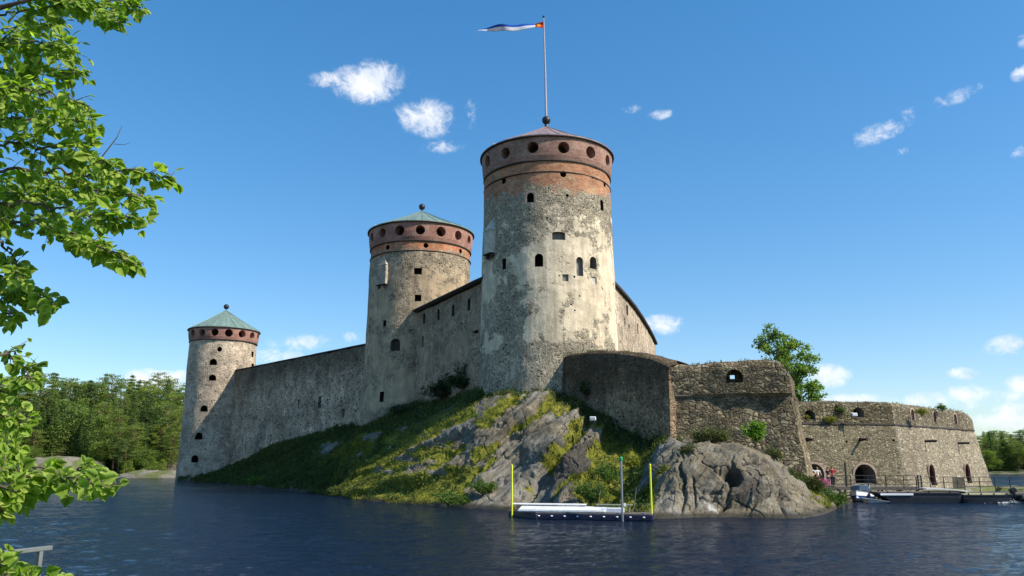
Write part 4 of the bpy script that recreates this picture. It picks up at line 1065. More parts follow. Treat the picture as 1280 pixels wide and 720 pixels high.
def wall_levels(batter=0.0, rnd=.15, nl=9):
    L = [(batter * (1 - t / 1.0), 't', t) for t in np.linspace(0, .9, nl)]
    return L + [(0, 'top', -rnd * 1.2), (-rnd * .35, 'top', -rnd * .4), (-rnd, 'top', 0)]
def plane_pt(px, py, A, B):
    """point where the pixel's ray meets the vertical plane through A-B; normal points to the camera"""
    d = ray(px, py); ab = Vector((B[0] - A[0], B[1] - A[1])); N = Vector((ab.y, -ab.x)).normalized()
    if N.dot(Vector((-A[0], -A[1]))) < 0: N = -N
    t = (N.x * A[0] + N.y * A[1]) / (N.x * d.x + N.y * d.y)
    return Vector((d.x * t, d.y * t, EYE + d.z * t)), Vector((N.x, N.y, 0))

# left curtain wall (camera face from the left tower to the middle tower)
A1, B1 = (-48.9, 134.0), (-17.6, 98.4)
lw = empty('curtain_wall', (-33, 117, 0), 'long shaded stone wall between the smallest and the middle tower', 'wall')
f = ribbon([A1, B1], 2.2, [17.3, 17.35], [-1, 4.5], 1.0)
cw = poly_solid('masonry', f, wall_levels(.35, .12), M['curtain'], lw, 5, .06, .10)
def wall_openings(body, root, A, B, ops, back=None):
    mb = MB(); L = []
    for (px, py, kind, w, h, depth, nm, mm, mbk, sur) in ops:
        P, N = plane_pt(px, py, A, B); cutter(mb, P, N, kind, w, h, .7, depth); L.append((nm, P, N, kind, w, h, depth, mm, mbk, sur))
    cut(body, mb)
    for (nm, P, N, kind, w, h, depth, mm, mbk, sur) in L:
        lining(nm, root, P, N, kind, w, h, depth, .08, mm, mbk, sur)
wall_openings(cw, lw, A1, B1, [(401, 503, 'rect', .9, 1.6, .35, 'window_niche', M['stonegrey'], M['trim'], None), (431, 516, 'rect', .7, 1.0, .8, 'window', None, None, None),
    (374, 505, 'rect', .5, 1.2, .25, 'window_niche', M['trim'], M['trim'], None)])
cap = ribbon([A1, B1], 2.3, [17.5, 17.55], [17.3, 17.35], 2.0)
poly_solid('coping', [(x, y, a, b) for x, y, a, b in cap], [(.06, 't', 0), (.1, 't', .5), (.02, 't', 1)], M['plank'], lw, 6, .02)

# tall wall between the middle tower and the largest tower
A2, B2 = (-12.2, 95.2), (-2.6, 77.8)
mw_ = empty('curtain_wall', (-7, 86, 0), 'tall shaded wall with arched niches between the middle and the largest tower', 'wall')
z2 = [20.35, 20.85]
f = ribbon([A2, B2], 2.4, z2, [5, 6], 1.0)
tw2 = poly_solid('masonry', f, wall_levels(.3, .1), M['tallwall'], mw_, 8, .05, .05)
nich = [(530, 398), (548, 393), (566.5, 388), (586, 380.5)]
wall_openings(tw2, mw_, A2, B2, [(x, y, 'arch', .75, 1.3, .35, 'arched_niche', M['trim'], M['trim'], None) for x, y in nich] +
    [(514.6, 469, 'arch', .8, 1.0, .9, 'window', None, None, None), (534.6, 472, 'rect', .35, .8, .8, 'window', None, None, None), (521, 458, 'rect', .3, .5, .6, 'window', None, None, None),
     (529, 427, 'arch', .6, 1.4, .3, 'window_niche', M['stonegrey'], M['trim'], None), (596, 415, 'rect', 1.2, .35, .5, 'slot', M['trim'], None, None)])
cap = ribbon([(A2[0] - .1, A2[1] - .3), (B2[0] - .1, B2[1] - .3)], 3.2, [20.75, 21.25], [20.38, 20.88], 2.0)
poly_solid('roof_edge', [(x, y, a, b) for x, y, a, b in cap], [(.05, 't', 0), (.28, 't', .5), (.2, 't', 1)], M['plank'], mw_, 6, .02)

# curved wall behind the largest tower, falling away to the right
rp = [(10.0, 81.5), (12.9, 92.0), (16.2, 105.0), (19.6, 119.0), (22.0, 127.0)]
rw = empty('curtain_wall', (17, 105, 0), 'sunlit pale wall with dark roof edge receding right of the largest tower', 'wall')
def fit_wall(pxs):
    out = []
    for (px, py, Y) in pxs: out.append(atY(px, py, Y))
    return out
tp = fit_wall([(762, 352, 81), (772, 362, 85.5), (782, 373, 90), (792, 385, 95), (801, 398, 101), (809, 411, 107), (815, 422, 112), (819, 431, 116)])
f = ribbon([(p.x, p.y) for p in tp], 2.2, [p.z for p in tp], [4] * len(tp), 1.2)
# the visible face must be the right-hand (sunny) side
f = [(p.x, p.y, p.z, 4.0) for p in tp] + [(p.x - 2.2, p.y + .6, p.z, 4.0) for p in reversed(tp)]
f = densify(f, 1.2)
rwb = poly_solid('masonry', f, wall_levels(.2, .08), M['lefttower'], rw, 31, .04, .0)
for (px, py, w, h) in [(784, 388, .35, 1.2), (797, 411, .35, 1.3), (781, 402, .25, .8), (786, 408, .2, .6)]:
    k = min(range(len(tp) - 1), key=lambda i: abs((tp[i].x / tp[i].y) - (px - 640) / 1000))
    k = [i for i in range(len(tp) - 1) if (640 + 1000 * tp[i].x / (tp[i].y * CP + (tp[i].z - EYE) * SP)) <= px]; k = k[-1] if k else 0
    P, N = plane_pt(px, py, (tp[k].x, tp[k].y), (tp[k + 1].x, tp[k + 1].y))
    q = MB(); s_ = Vector((0, 0, 1)).cross(N); rot = Matrix((s_, N, Vector((0, 0, 1)))).transposed()
    cm = MB(); cutter(cm, P, N, 'rect', w * 3.0, h, .7, .7); cut(rwb, cm); lining('window', rw, P, N, 'rect', w * 3.0, h, .7, .06)
e = MB()
for i in range(len(tp) - 1):
    a, b = tp[i], tp[i + 1]; d = (b - a); nrm_ = Vector((d.y, -d.x, 0)).normalized(); o1 = nrm_ * .35; o2 = -nrm_ * 2.0; up = Vector((0, 0, .28))
    V = [a + o1, b + o1, b + o2, a + o2, a + o1 + up, b + o1 + up, b + o2 + up * 2, a + o2 + up * 2]
    e.add(V, [(0, 1, 2, 3), (4, 7, 6, 5), (0, 4, 5, 1), (3, 2, 6, 7)] + ([(0, 3, 7, 4)] if i == 0 else []) + ([(1, 5, 6, 2)] if i == len(tp) - 2 else []))
e.build('roof_edge', M['plank'], rw)

# ---- front bastion
def P2(px, py, Y): p = atY(px, py, Y); return (p.x, p.y, p.z)
fbn = empty('bastion', (13, 66, 0), 'rough dark boulder bastion in front with rounded parapet above bare rock', 'bastion')
flank = [P2(676, 452, 74.5), P2(700, 443.5, 72.6), P2(735, 438, 69.6), P2(770, 438.5, 67.0), P2(803, 443, 64.6), P2(826, 451, 62.9), P2(836, 455.5, 62.0)]
flank = [tuple(p) for p in smooth_open(flank, 2)]
D = densify(flank, .6, False); back = []
for i in range(len(D)):
    a = Vector(D[max(i - 1, 0)][:2]); b = Vector(D[min(i + 1, len(D) - 1)][:2]); d = (b - a).normalized(); nn = Vector((-d.y, d.x)) * 2.6
    back.append((D[i][0] + nn.x, D[i][1] + nn.y, D[i][2]))
ff = [(x, y, z, 2.0) for x, y, z in D] + [(x, y, z, 2.0) for x, y, z in back[::-1]]
LV = [(.75 * (1 - t), 't', t) for t in np.linspace(0, .9, 14)] + [(0, 'top', -.5), (-.08, 'top', -.22), (-.3, 'top', -.05), (-.6, 'top', .05), (-1.0, 'top', .1)]
poly_solid('flank_wall', ff, LV, M['roughdark'], fbn, 41, .07, .10)
C_ = (12.25, 62.0); Rr_ = (21.05, 60.7); BR = (23.9, 67.5); BL = (15.0, 72.0)
zc = 8.22
body = densify([(C_[0], C_[1], zc, -1), (Rr_[0], Rr_[1], zc + .12, -1), (BR[0], BR[1], zc, -1), (BL[0], BL[1], zc, -1), (11.0, 66.0, zc, -1)], .55)
bo = poly_solid('body', body, [(1.25 * (1 - t) ** 1.1, 't', t) for t in np.linspace(0, 1, 18)], M['roughbig'], fbn, 43, .10)
led = densify([(C_[0], C_[1], zc + .16, zc - .14), (Rr_[0], Rr_[1], zc + .28, zc - .02), (BR[0], BR[1], zc + .16, zc - .14), (BL[0], BL[1], zc + .16, zc - .14), (11.5, 66.0, zc + .16, zc - .14)], .5)
poly_solid('ledge', led, [(-.3, 't', 0), (.06, 't', .05), (.13, 't', .5), (.05, 't', .95), (-.3, 't', 1)], M['ledge'], fbn, 44, .05)
# parapet ribbon C -> R -> BR with a drooping right end
path = [(C_[0] + .05, C_[1] - .02, 10.62), (14.5, 61.5, 10.66), (17, 60.95, 10.8), (19.3, 60.5, 10.93), (20.1, 60.35, 10.8), (20.6, 60.25, 10.5), (20.9, 60.3, 10.1), (21.1, 60.8, 9.9), (22.0, 63.0, 10.2), (23.7, 67.3, 10.2)]
D = densify(path, .5, False)
back = []
for i in range(len(D)):
    a = Vector(D[max(i - 1, 0)][:2]); b = Vector(D[min(i + 1, len(D) - 1)][:2]); d = (b - a).normalized(); nn = Vector((-d.y, d.x)) * 1.7
    back.append((D[i][0] + nn.x, D[i][1] + nn.y, D[i][2]))
# keep the inner side simple near the corner
ff = [(x, y, z, zc + .1) for x, y, z in D] + [(x, y, z, zc + .1) for x, y, z in back[::-1] if True]
LV = [(0, 't', t) for t in np.linspace(0, .78, 6)] + [(-.04, 'top', -.42), (-.12, 'top', -.2), (-.3, 'top', -.04), (-.55, 'top', .04), (-.8, 'top', .08)]
inner = [(14.2, 62.6), (19.0, 60.6), (21.2, 66.5)]
ff = [(x, y, z, zc + .1) for x, y, z in D] + [(22.0, 67.8, 10.2, zc + .1), (20.8, 65.0, 10.2, zc + .1), (19.7, 62.4, 10.4, zc + .1), (19.0, 62.3, 10.75, zc + .1), (16, 62.9, 10.7, zc + .1), (13.4, 63.5, 10.62, zc + .1)]
par = poly_solid('parapet', ff, LV, M['roughbig'], fbn, 47, .06, .10)
P, N = plane_pt(917.5, 470.5, C_, Rr_)
cm = MB(); cutter(cm, P, N, 'arch', 1.25, 1.0, .7, .75); cut(par, cm)
cm = MB(); cutter(cm, P + Vector((0, 0, .05)), N, 'rect', .42, .34, -.3, 4.5); cut(par, cm)
# embrasure surround
q = MB(); Nh = N; sd_ = Vector((0, 0, 1)).cross(N)
q.box(P + Vector((0, 0, -.53)) + N * .0, (1.5, .3, .1), Matrix((sd_, N, Vector((0, 0, 1)))).transposed(), .02); q.build('sill', M['stonegrey'], fbn)

# ---- right-hand bastion
rb = empty('bastion', (42, 92, 0), 'large sunlit fieldstone bastion with arched openings behind the pier', 'bastion')
L3 = (21.0, 75.8); K3 = (37.2, 78.9); R3 = (54.6, 96.0); Q3 = (44.5, 106.0); S3 = (20.0, 96.0)
zc3 = 6.72
def fp(z1, z0): return densify([(*L3, z1, z0), (*K3, z1, z0), (*R3, z1, z0), (*Q3, z1, z0), (*S3, z1, z0)], .8)
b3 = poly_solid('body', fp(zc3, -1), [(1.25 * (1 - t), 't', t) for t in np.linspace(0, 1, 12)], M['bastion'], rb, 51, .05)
poly_solid('string_course', fp(zc3 + .13, zc3 - .12), [(-.3, 't', 0), (.05, 't', .05), (.09, 't', .5), (.04, 't', .95), (-.3, 't', 1)], M['trim'], rb, 52, .02)
ztop = 8.85
pr3 = [(*L3, ztop), (*K3, ztop + .02), ((K3[0] + R3[0]) / 2, (K3[1] + R3[1]) / 2, ztop - .02), (R3[0] - 1.6, R3[1] - 1.7, ztop + .0), (R3[0] - .5, R3[1] - .55, ztop - .35), (*R3, ztop - .8), (Q3[0], Q3[1], ztop - .2)]
D = densify(pr3, .8, False)
Dn = [(x, y, z, zc3 + .1) for x, y, z in D]
inn = [(43.0, 104.0, 8.6), (51.8, 95.8, 8.3), (36.4, 80.9, 8.85), (L3[0], 77.9, 8.85)]
Dn += densify([(x, y, z, zc3 + .1) for x, y, z in inn], 1.5, False)
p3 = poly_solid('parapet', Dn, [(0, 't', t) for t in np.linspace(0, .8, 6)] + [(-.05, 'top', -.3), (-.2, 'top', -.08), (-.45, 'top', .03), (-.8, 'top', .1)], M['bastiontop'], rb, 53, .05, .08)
brk = (.17, M['brickpink']); brs = (.14, M['brickpink'])
cm = MB(); Lp = []
for (px, py, kind, w, h, A, B, sur) in [(1012, 518.5, 'arch', 1.15, .95, L3, K3, None), (1073, 515.5, 'arch', 1.15, .95, L3, K3, None), (1046, 511, 'arch', .5, .6, L3, K3, None),
        (1140.5, 518.7, 'arch', .92, 1.15, K3, R3, brs), (1168, 521.5, 'arch', .92, 1.12, K3, R3, brs), (1194, 523.8, 'arch', .95, 1.15, K3, R3, brs)]:
    P, N = plane_pt(px, py, A, B); cutter(cm, P, N, kind, w, h, .6, 1.3); Lp.append((P, N, kind, w, h, sur))
cut(p3, cm)
for P, N, kind, w, h, sur in Lp: lining('embrasure', rb, P, N, kind, w, h, 1.3, .08, M['stonegrey'] if sur is None else M['brickpink'], M['void'], sur)
cm = MB(); Lp = []
def batt_pt(px, py, A, B):
    P, N = plane_pt(px, py, A, B)
    for _ in range(3):
        off = 1.25 * (1 - (P.z + 1) / (zc3 + 1)); P, N = plane_pt(px, py, (A[0] + N.x * off, A[1] + N.y * off), (B[0] + N.x * off, B[1] + N.y * off))
    return P, N
for (px, py, kind, w, h, A, B, sur) in [(1018.5, 592.5, 'arch', 1.85, 1.85, L3, K3, brk), (1081, 592.5, 'arch', 2.2, 1.8, L3, K3, brk),
        (1165, 593.5, 'arch', 1.7, 2.1, K3, R3, brs), (1209.5, 592, 'arch', 1.75, 2.1, K3, R3, brs),
        (1009, 549.5, 'circle', .42, .42, L3, K3, None), (1075.5, 549.5, 'circle', .38, .38, L3, K3, None), (1058, 552, 'circle', .22, .22, L3, K3, None), (1117, 550.5, 'circle', .28, .28, L3, K3, None)]:
    P, N = batt_pt(px, py, A, B); cutter(cm, P, N, kind, w, h, .9, 1.8); Lp.append((P, N, kind, w, h, sur, px))
cut(b3, cm)
for P, N, kind, w, h, sur, px in Lp:
    lining('archway' if w > 1 else 'socket_hole', rb, P, N, kind, w, h, 1.8, .14, M['redwood'] if px > 1140 else M['stonegrey'] if w > 1 else M['void'], M['redwood'] if px > 1140 else M['void'], sur, .05 if w > 1 else .03)
for (px, py, A, B, ln) in [(1009, 549.5, L3, K3, 1.0), (1075.5, 549.5, L3, K3, 1.05), (1156, 551.5, K3, R3, 1.15), (1197.5, 554, K3, R3, 1.15)]:
    P, N = batt_pt(px, py, A, B)
    MB().tube([P - N * .6, P + N * ln], .12, 8).build('beam', M['plank'], rb)
# ------------------------------------------------------------------ trees
def conifer(kind, seed):
    rg = np.random.default_rng(seed); H = 15.0; P = []; S = []
    tr = MB(); lean = rg.normal(size=2) * .15
    tr.tube([(0, 0, -1.5), (lean[0] * .3, lean[1] * .3, H * .5), (lean[0], lean[1], H * .97)], [.24, .15, .03], 7)
    z = H * (.05 if kind == 'spruce' else .24)
    while z < H * .985:
        t = z / H
        if kind == 'spruce': rad = 2.3 * (1 - t) ** .9 * (.75 + .5 * rg.random()) + .12
        else: rad = (2.5 * math.sin(math.pi * min(1, (1 - t) * 1.05 + .12)) ** .7) * (.6 + .7 * rg.random()) * (1 if t < .9 else .7) + .15
        nb = int(5 + 4 * (1 - t)) if kind == 'spruce' else rg.integers(3, 6)
        a0 = rg.random() * 6.28
        for b in range(nb):
            a = a0 + b * 6.28 / nb + rg.normal() * .25; r = rad * (.7 + .5 * rg.random()); droop = -.32 if kind == 'spruce' else .22
            m = int(26 + 80 * r / 2.5) if kind == 'spruce' else int(30 + 95 * r / 2.5)
            tt = rg.random(m) ** .6
            if kind != 'spruce': tt = .45 + .55 * tt
            wd = .12 + .26 * tt * r / 2 if kind == 'spruce' else .22 + .32 * tt
            x = np.cos(a) * r * tt + rg.normal(size=m) * wd * .75; y = np.sin(a) * r * tt + rg.normal(size=m) * wd * .75
            zz = z + droop * r * tt + (.16 * r * tt ** 3 if kind == 'spruce' else 0) + rg.normal(size=m) * (.07 if kind == 'spruce' else .13)
            P.append(np.stack([x + lean[0] * t, y + lean[1] * t, zz], 1))
            if kind != 'spruce' and r > .8: tr.tube([(lean[0] * t, lean[1] * t, z - .1), (math.cos(a) * r * .8, math.sin(a) * r * .8, z + droop * r * .7)], [.05, .02], 4, False)
        z += (.42 + .2 * rg.random()) * (1 if kind == 'spruce' else 1.35)
    P = np.concatenate(P); return tr, P, (.22 if kind == 'spruce' else .24)
def broadleaf(seed, H=11.0, Rc=2.8, n=4600):
    rg = np.random.default_rng(seed); tr = MB(); P = []
    tr.tube([(0, 0, -1.5), (.1, 0, H * .45), (.2, .1, H * .9)], [.2, .13, .03], 7)
    for k in range(24):
        t = .25 + .72 * (k / 24) ; rr = Rc * math.sin(math.pi * min(.97, t * .95)) ** .6 * (.35 + .65 * rg.random())
        a = rg.random() * 6.28; c = np.array([math.cos(a) * rr, math.sin(a) * rr, H * t])
        tr.tube([(0.1, 0, H * t * .8), tuple(c)], [.06, .02], 4, False)
        m = n // 24; q = rg.normal(size=(m, 3)) * np.array([.62, .62, .5]) * (1.0 if t < .8 else .7)
        P.append(c + q)
    return tr, np.concatenate(P), .30
M['pine'] = leafmat('pine_needles', (.085, .145, .032), (.14, .205, .045), (.21, .26, .068), .36, osc=.5)
M['spruce'] = leafmat('spruce_needles', (.05, .10, .030), (.085, .145, .040), (.13, .18, .052), .30, osc=.5)
M['birch'] = leafmat('birch_leaves', (.085, .15, .028), (.15, .22, .04), (.22, .28, .065), .36, osc=.3)
protos = {}
def proto(name, trunkcrown, mb, mleaf):
    tr, P, s = trunkcrown
    t = tr.build('trunk', mb); V, T = leaves(P.astype(float), s * (.7 + .6 * RNG.random(len(P))), .35, .55)
    c = mk('crown', V, T, mleaf); 
    tm, cm = t.data, c.data
    bpy.data.objects.remove(t); bpy.data.objects.remove(c); return tm, cm
TREES = [('spruce_tree', proto('s', conifer('spruce', k), M['bark'], M['spruce'])) for k in (1, 2)] + \
        [('pine_tree', proto('p', conifer('pine', k), M['barkred'], M['pine'])) for k in (3, 4, 5)] + \
        [('birch_tree', proto('b', broadleaf(k), M['bark'], M['birch'])) for k in (6, 7)]
def plant(kind, x, y, z, s, rot, label, group, sx=1.0):
    nm, (tm, cm) = TREES[kind]
    o = empty(nm, (x, y, z), label, 'tree', group); o.rotation_euler = (0, 0, rot); o.scale = (s * sx, s * sx, s)
    for n_, me in (('trunk', tm), ('crown', cm)):
        c = bpy.data.objects.new(n_, me); COL.objects.link(c); c.parent = o
    return o
def zl(x, y): return float(left_hill(np.array([[x]]), np.array([[y]]))[0, 0])
def zr_(x, y): return float(right_hill(np.array([[x]]), np.array([[y]]))[0, 0])
rg = random.Random(5)
labs = {'spruce_tree': 'dark green spruce in the forest on the left shore', 'pine_tree': 'mid green pine in the forest on the left shore', 'birch_tree': 'light green leafy tree in the forest on the left shore'}
top_prof = lambda px: np.interp(px, [-80, 0, 20, 60, 88, 108, 130, 148, 170, 200, 222, 240], [464, 470, 474, 468, 456, 464, 470, 460, 468, 468, 474, 478])
def fill(rows, x0, x1, zf, labs, group, topf, front_ok, base_s, weights):
    for (Y, step, hmul) in rows:
        px = x0 + rg.random() * step
        while px < x1:
            y = Y + rg.uniform(-3, 3); X = (px - 640) / 1000 * y * .985; z = zf(X, y)
            if z > .3 and front_ok(px, X, y):
                s = base_s * hmul * rg.uniform(.84, 1.16)
                if topf is not None:
                    ztop = atY(px, float(topf(px)), y).z; s = min(s, (ztop - z) / 15.0 * rg.uniform(.80, 1.08))
                k = rg.choices(range(7), weights)[0]
                if s > .25: plant(k, X, y, z - .2, s * (1.25 if k >= 5 else 1), rg.random() * 6.28, labs[TREES[k][0]], group, rg.uniform(.9, 1.2) * max(1, .75 / s))
            px += step * rg.uniform(.65, 1.35)
okl = lambda px, X, y: not (((X + 87) / 11) ** 2 + ((y - 157) / 8) ** 2 < 1)
gl = 'trees of the forest on the left shore'
fill([(155.5, 13, .26), (159, 13, .42)], -60, 236, zl, labs, gl, top_prof, okl, 1.0, [2.5, 2.5, .6, .6, .6, 2, 2])
fill([(163, 15, .66), (168, 15, .82), (174, 15, .98)], -60, 236, zl, labs, gl, top_prof, okl, 1.0, [3.2, 3.2, 1.4, 1.4, 1.4, .5, .5])
fill([(182, 16, 1.12), (192, 16, 1.25), (204, 17, 1.35), (216, 17, 1.45)], -70, 236, zl, labs, gl, top_prof, okl, 1.0, [3.5, 3.5, 1.5, 1.5, 1.5, .15, .15])
for (px, Y, s) in [(22, 158, .45), (34, 156, .36), (44, 162, .5), (112, 166, .42), (124, 164, .38), (103, 168, .4), (205, 155, .3), (190, 156, .35), (164, 156, .28)]:
    X = (px - 640) / 1000 * Y * .985; plant(rg.choice([5, 6]), X, Y, max(.3, zl(X, Y)) - .3, s, rg.random() * 6, 'low bright green bush-like tree near the shore rocks on the left', 'low leafy trees by the left shore rocks', 1.3)
labr = {k: v.replace('left shore', 'far right shore') for k, v in labs.items()}
topr = lambda px: np.interp(px, [1200, 1230, 1240, 1262, 1285, 1500], [538, 537, 532, 536, 531, 528])
fill([(186.5, 9, .2), (189, 12, .42), (196, 12, .6), (205, 12, .7), (216, 13, .85)], 1214, 1400, zr_, labr, 'trees of the forest on the far right shore', topr, lambda *a: True, 1.0, [3, 3, 1.6, 1.6, 1.6, .4, .4])

# leafy tree behind the front bastion
def lobetree(name, label, px0, Y, zg, lobes, m, leaf, per, trunkpx):
    base = atY(trunkpx, 560, Y); base.z = zg
    root = empty(name, base, label, 'tree'); tr = MB(); fork = atY(trunkpx, 500, Y)
    tr.tube([base - Vector((0, 0, .5)), (base + fork) / 2 + Vector((.1, 0, 0)), fork], [.32, .25, .18], 9)
    P = []
    for (px, py, r) in lobes:
        y = Y + RNG.uniform(-1.6, 1.6); c = atY(px, py, y); rm = r * Y / 1000
        tr.tube([fork, (fork * .5 + c * .5) + Vector((0, 0, -.3)), c], [.11, .06, .02], 5, False)
        for k in range(9):
            d = randn(1)[0] * rm * RNG.uniform(.45, 1.0); cc = np.array(c) + d * np.array([1, 1, .85])
            tr.tube([c, tuple(cc)], [.03, .01], 4, False)
            m_ = int(per * (rm / 1.5) ** 2); P.append(cc + RNG.normal(size=(m_, 3)) * rm * np.array([.22, .22, .17]))
    tr.build('trunk', M['bark'], root); P = np.concatenate(P)
    V, T = leaves(P, leaf * (.7 + .6 * RNG.random(len(P))), .3, .7); mk('crown', V, T, m, root)
lobetree('leafy_tree', 'airy green leafy tree rising behind the front bastion', 985, 88, 1.5,
    [(965, 417, 13), (957, 430, 12), (971, 437, 15), (985, 428, 11), (999, 434, 10), (1012, 446, 11), (990, 450, 16), (972, 455, 16), (1008, 464, 13), (996, 474, 16), (1016, 482, 12), (985, 488, 16), (1005, 496, 15), (960, 470, 14), (1022, 494, 9), (970, 490, 18)],
    leafmat('maple_leaves', (.10, .18, .03), (.18, .28, .05), (.28, .38, .09), .45), .26, 125, 984)

# bushes on the island
def bush(name, label, px, py, Y, w, h, m, n, leaf=.16, cat='bush', z=None, group=None, asp=.55):
    """px,py: pixel of the foot; w,h in metres"""
    c = atY(px, py, Y); root = empty(name, c, label, cat, group); st = MB(); P = []
    for k in range(max(5, int(w * 7))):
        a = RNG.random() * 6.28; r = w * .5 * RNG.random() ** .6; hh = h * (.45 + .55 * RNG.random()) * (1 - .35 * (r / (w * .5)))
        tip = c + Vector((math.cos(a) * r, math.sin(a) * r * .7, hh)); mid_ = c + Vector((math.cos(a) * r * .35, math.sin(a) * r * .25, hh * .55))
        st.tube([c - Vector((0, 0, .25)), mid_, tip], [.022, .016, .006], 4, False)
        m_ = n // max(5, int(w * 7)); t = RNG.random(m_)[:, None] ** .7
        q = np.array(mid_) * (1 - t) + np.array(tip) * t + RNG.normal(size=(m_, 3)) * np.array([.12, .12, .09]) * (.5 + .5 * min(w, 2.5))
        P.append(q)
    st.build('stems', M['bark'], root); P = np.concatenate(P); V, T = leaves(P, leaf * (.6 + .8 * RNG.random(len(P))), .3, asp); mk('foliage', V, T, m, root); return root
bush('bush', 'broad olive bush at the foot of the front bastion', 888, 557, 58.3, 3.0, 1.5, M['olive'], 5200, .12)
bush('sapling', 'bright lime green sapling against the front bastion', 944, 561, 57.6, 1.5, 2.7, M['bushlime'], 2600, .17)
bush('bush', 'small dry bush right of the lime sapling on the boulder', 966, 575, 57.4, 1.5, 1.0, M['olive'], 1200, .12)
bush('bush', 'small fern-like bush left on top of the pale boulder', 862, 570, 56.2, 1.6, .9, M['olive'], 1400, .12)
bush('bush', 'tall dark bush in the shade left of the largest tower', 580, 493, 81.5, 4.0, 3.4, M['bushdark'], 5200, .2)
bush('bush', 'dark bush between the middle tower and the tall wall foot', 552, 500, 85, 4.5, 2.3, M['bushdark'], 3600, .2)
bush('bush', 'low dark bush below the middle tower', 508, 520, 89, 4.6, 1.6, M['bushdark'], 3000, .2)
bush('bush', 'upright dark weed against the shaded flank wall', 730, 498, 69.2, .9, 1.8, M['bushdark'], 800, .14)
bush('fern_bush', 'bright fern clump low on the left sunlit slope', 603, 617, 61.5, 2.0, 1.1, M['fern'], 1800, .15)
bush('fern_bush', 'fern clump beside the water left of the floating dock', 560, 630, 60.5, 2.4, .9, M['fern'], 1900, .14)
bush('fern_bush', 'wide yellow green fern clump behind the floating dock', 738, 626, 56.0, 2.8, 1.3, M['fern'], 2600, .14)
bush('fern_bush', 'fern clump in the gully left of the grey mooring pole', 760, 602, 57.8, 2.4, 1.3, M['fern'], 2200, .14)
bush('fern_bush', 'small green plant right of the gully by the boulder', 790, 585, 57.9, 1.6, 1.0, M['heath'], 1200, .13)
bush('fern_bush', 'sunlit bright weed at the shore under the shaded slope', 322, 608, 103, 2.6, 1.5, M['fern'], 1500, .22)
bush('reed_bush', 'tall yellow green grasses at the foot of the front bastion edge', 1017, 623, 58.4, 1.4, 1.5, M['grass'], 1500, .28, asp=.16)
bush('reed_bush', 'low leafy green plants at the right tip of the island', 1036, 634, 60.5, 2.3, 1.2, M['fern'], 2600, .24, asp=.3)
bush('flower_bush', 'pink flowering willowherb before the people', 1027, 612, 61.5, 1.5, 1.0, M['pink'], 900, .10)
bush('reed_bush', 'green stalks beneath the pink flowers', 1027, 622, 61.2, 1.6, 1.2, M['fern'], 1100, .2, asp=.25)
bush('bush', 'green weed growing in the leftmost parapet embrasure of the right bastion', 1006, 526, 77.6, 1.1, .8, M['heath'], 700, .13)
bush('bush', 'green weed on the string course between the two left embrasures', 1038, 529, 77.5, 1.4, .7, M['heath'], 800, .12)
bush('bush', 'tuft of weed high on the left parapet of the right bastion', 1052, 516, 77.6, .8, .7, M['fern'], 450, .12)
bush('bush', 'trailing weed on the sunny parapet of the right bastion', 1152, 518, 81.0, 1.6, .7, M['heath'], 800, .12)
bush('bush', 'small bush on top of the sunny parapet', 1178, 512, 87, 1.3, .7, M['fern'], 600, .13)
bush('fern_bush', 'sprig of fern on the crest of the sunlit rock ridge', 662, 501, 69.3, 1.0, .6, M['fern'], 500, .13)
bush('fern_bush', 'grass tuft at the left end of the rock ridge crest', 596, 524, 70.8, 1.4, .5, M['fern'], 600, .13)

# weeds along the tops of the old bastion walls
Pw_ = []
for i in range(len(flank) - 1):
    a, b = np.array(flank[i]), np.array(flank[i + 1]); k = int(np.linalg.norm(b - a) * 25); t = RNG.random((k, 1)); Pw_.append(a + (b - a) * t + np.array([0, .8, .02]) * RNG.random((k, 1)))
for i in range(len(path) - 2):
    a, b = np.array(path[i]), np.array(path[i + 1]); k = int(np.linalg.norm(b - a) * 40); t = RNG.random((k, 1)); Pw_.append(a + (b - a) * t + np.array([.3, .8, .02]) * RNG.random((k, 1)))
for i in range(len(pr3) - 1):
    a, b = np.array(pr3[i]), np.array(pr3[i + 1]); k = int(np.linalg.norm(b - a) * 6); t = RNG.random((k, 1)); Pw_.append(a + (b - a) * t + np.array([-.2, .7, .05]) * RNG.random((k, 1)))
Pw_ = np.concatenate(Pw_); Pw_ = Pw_[vnoise(Pw_ * .9, 5) + .4 * RNG.random(len(Pw_)) > .15]
V_, T_ = blades(Pw_, np.tile([0, 0, 1.0], (len(Pw_), 1)), .08 + .22 * RNG.random(len(Pw_)), .012 + .02 * RNG.random(len(Pw_)))
tag(mk('wall_weeds', V_, T_, M['grass']), 'thin grass and weeds along the bastion wall tops', None, None, 'stuff')

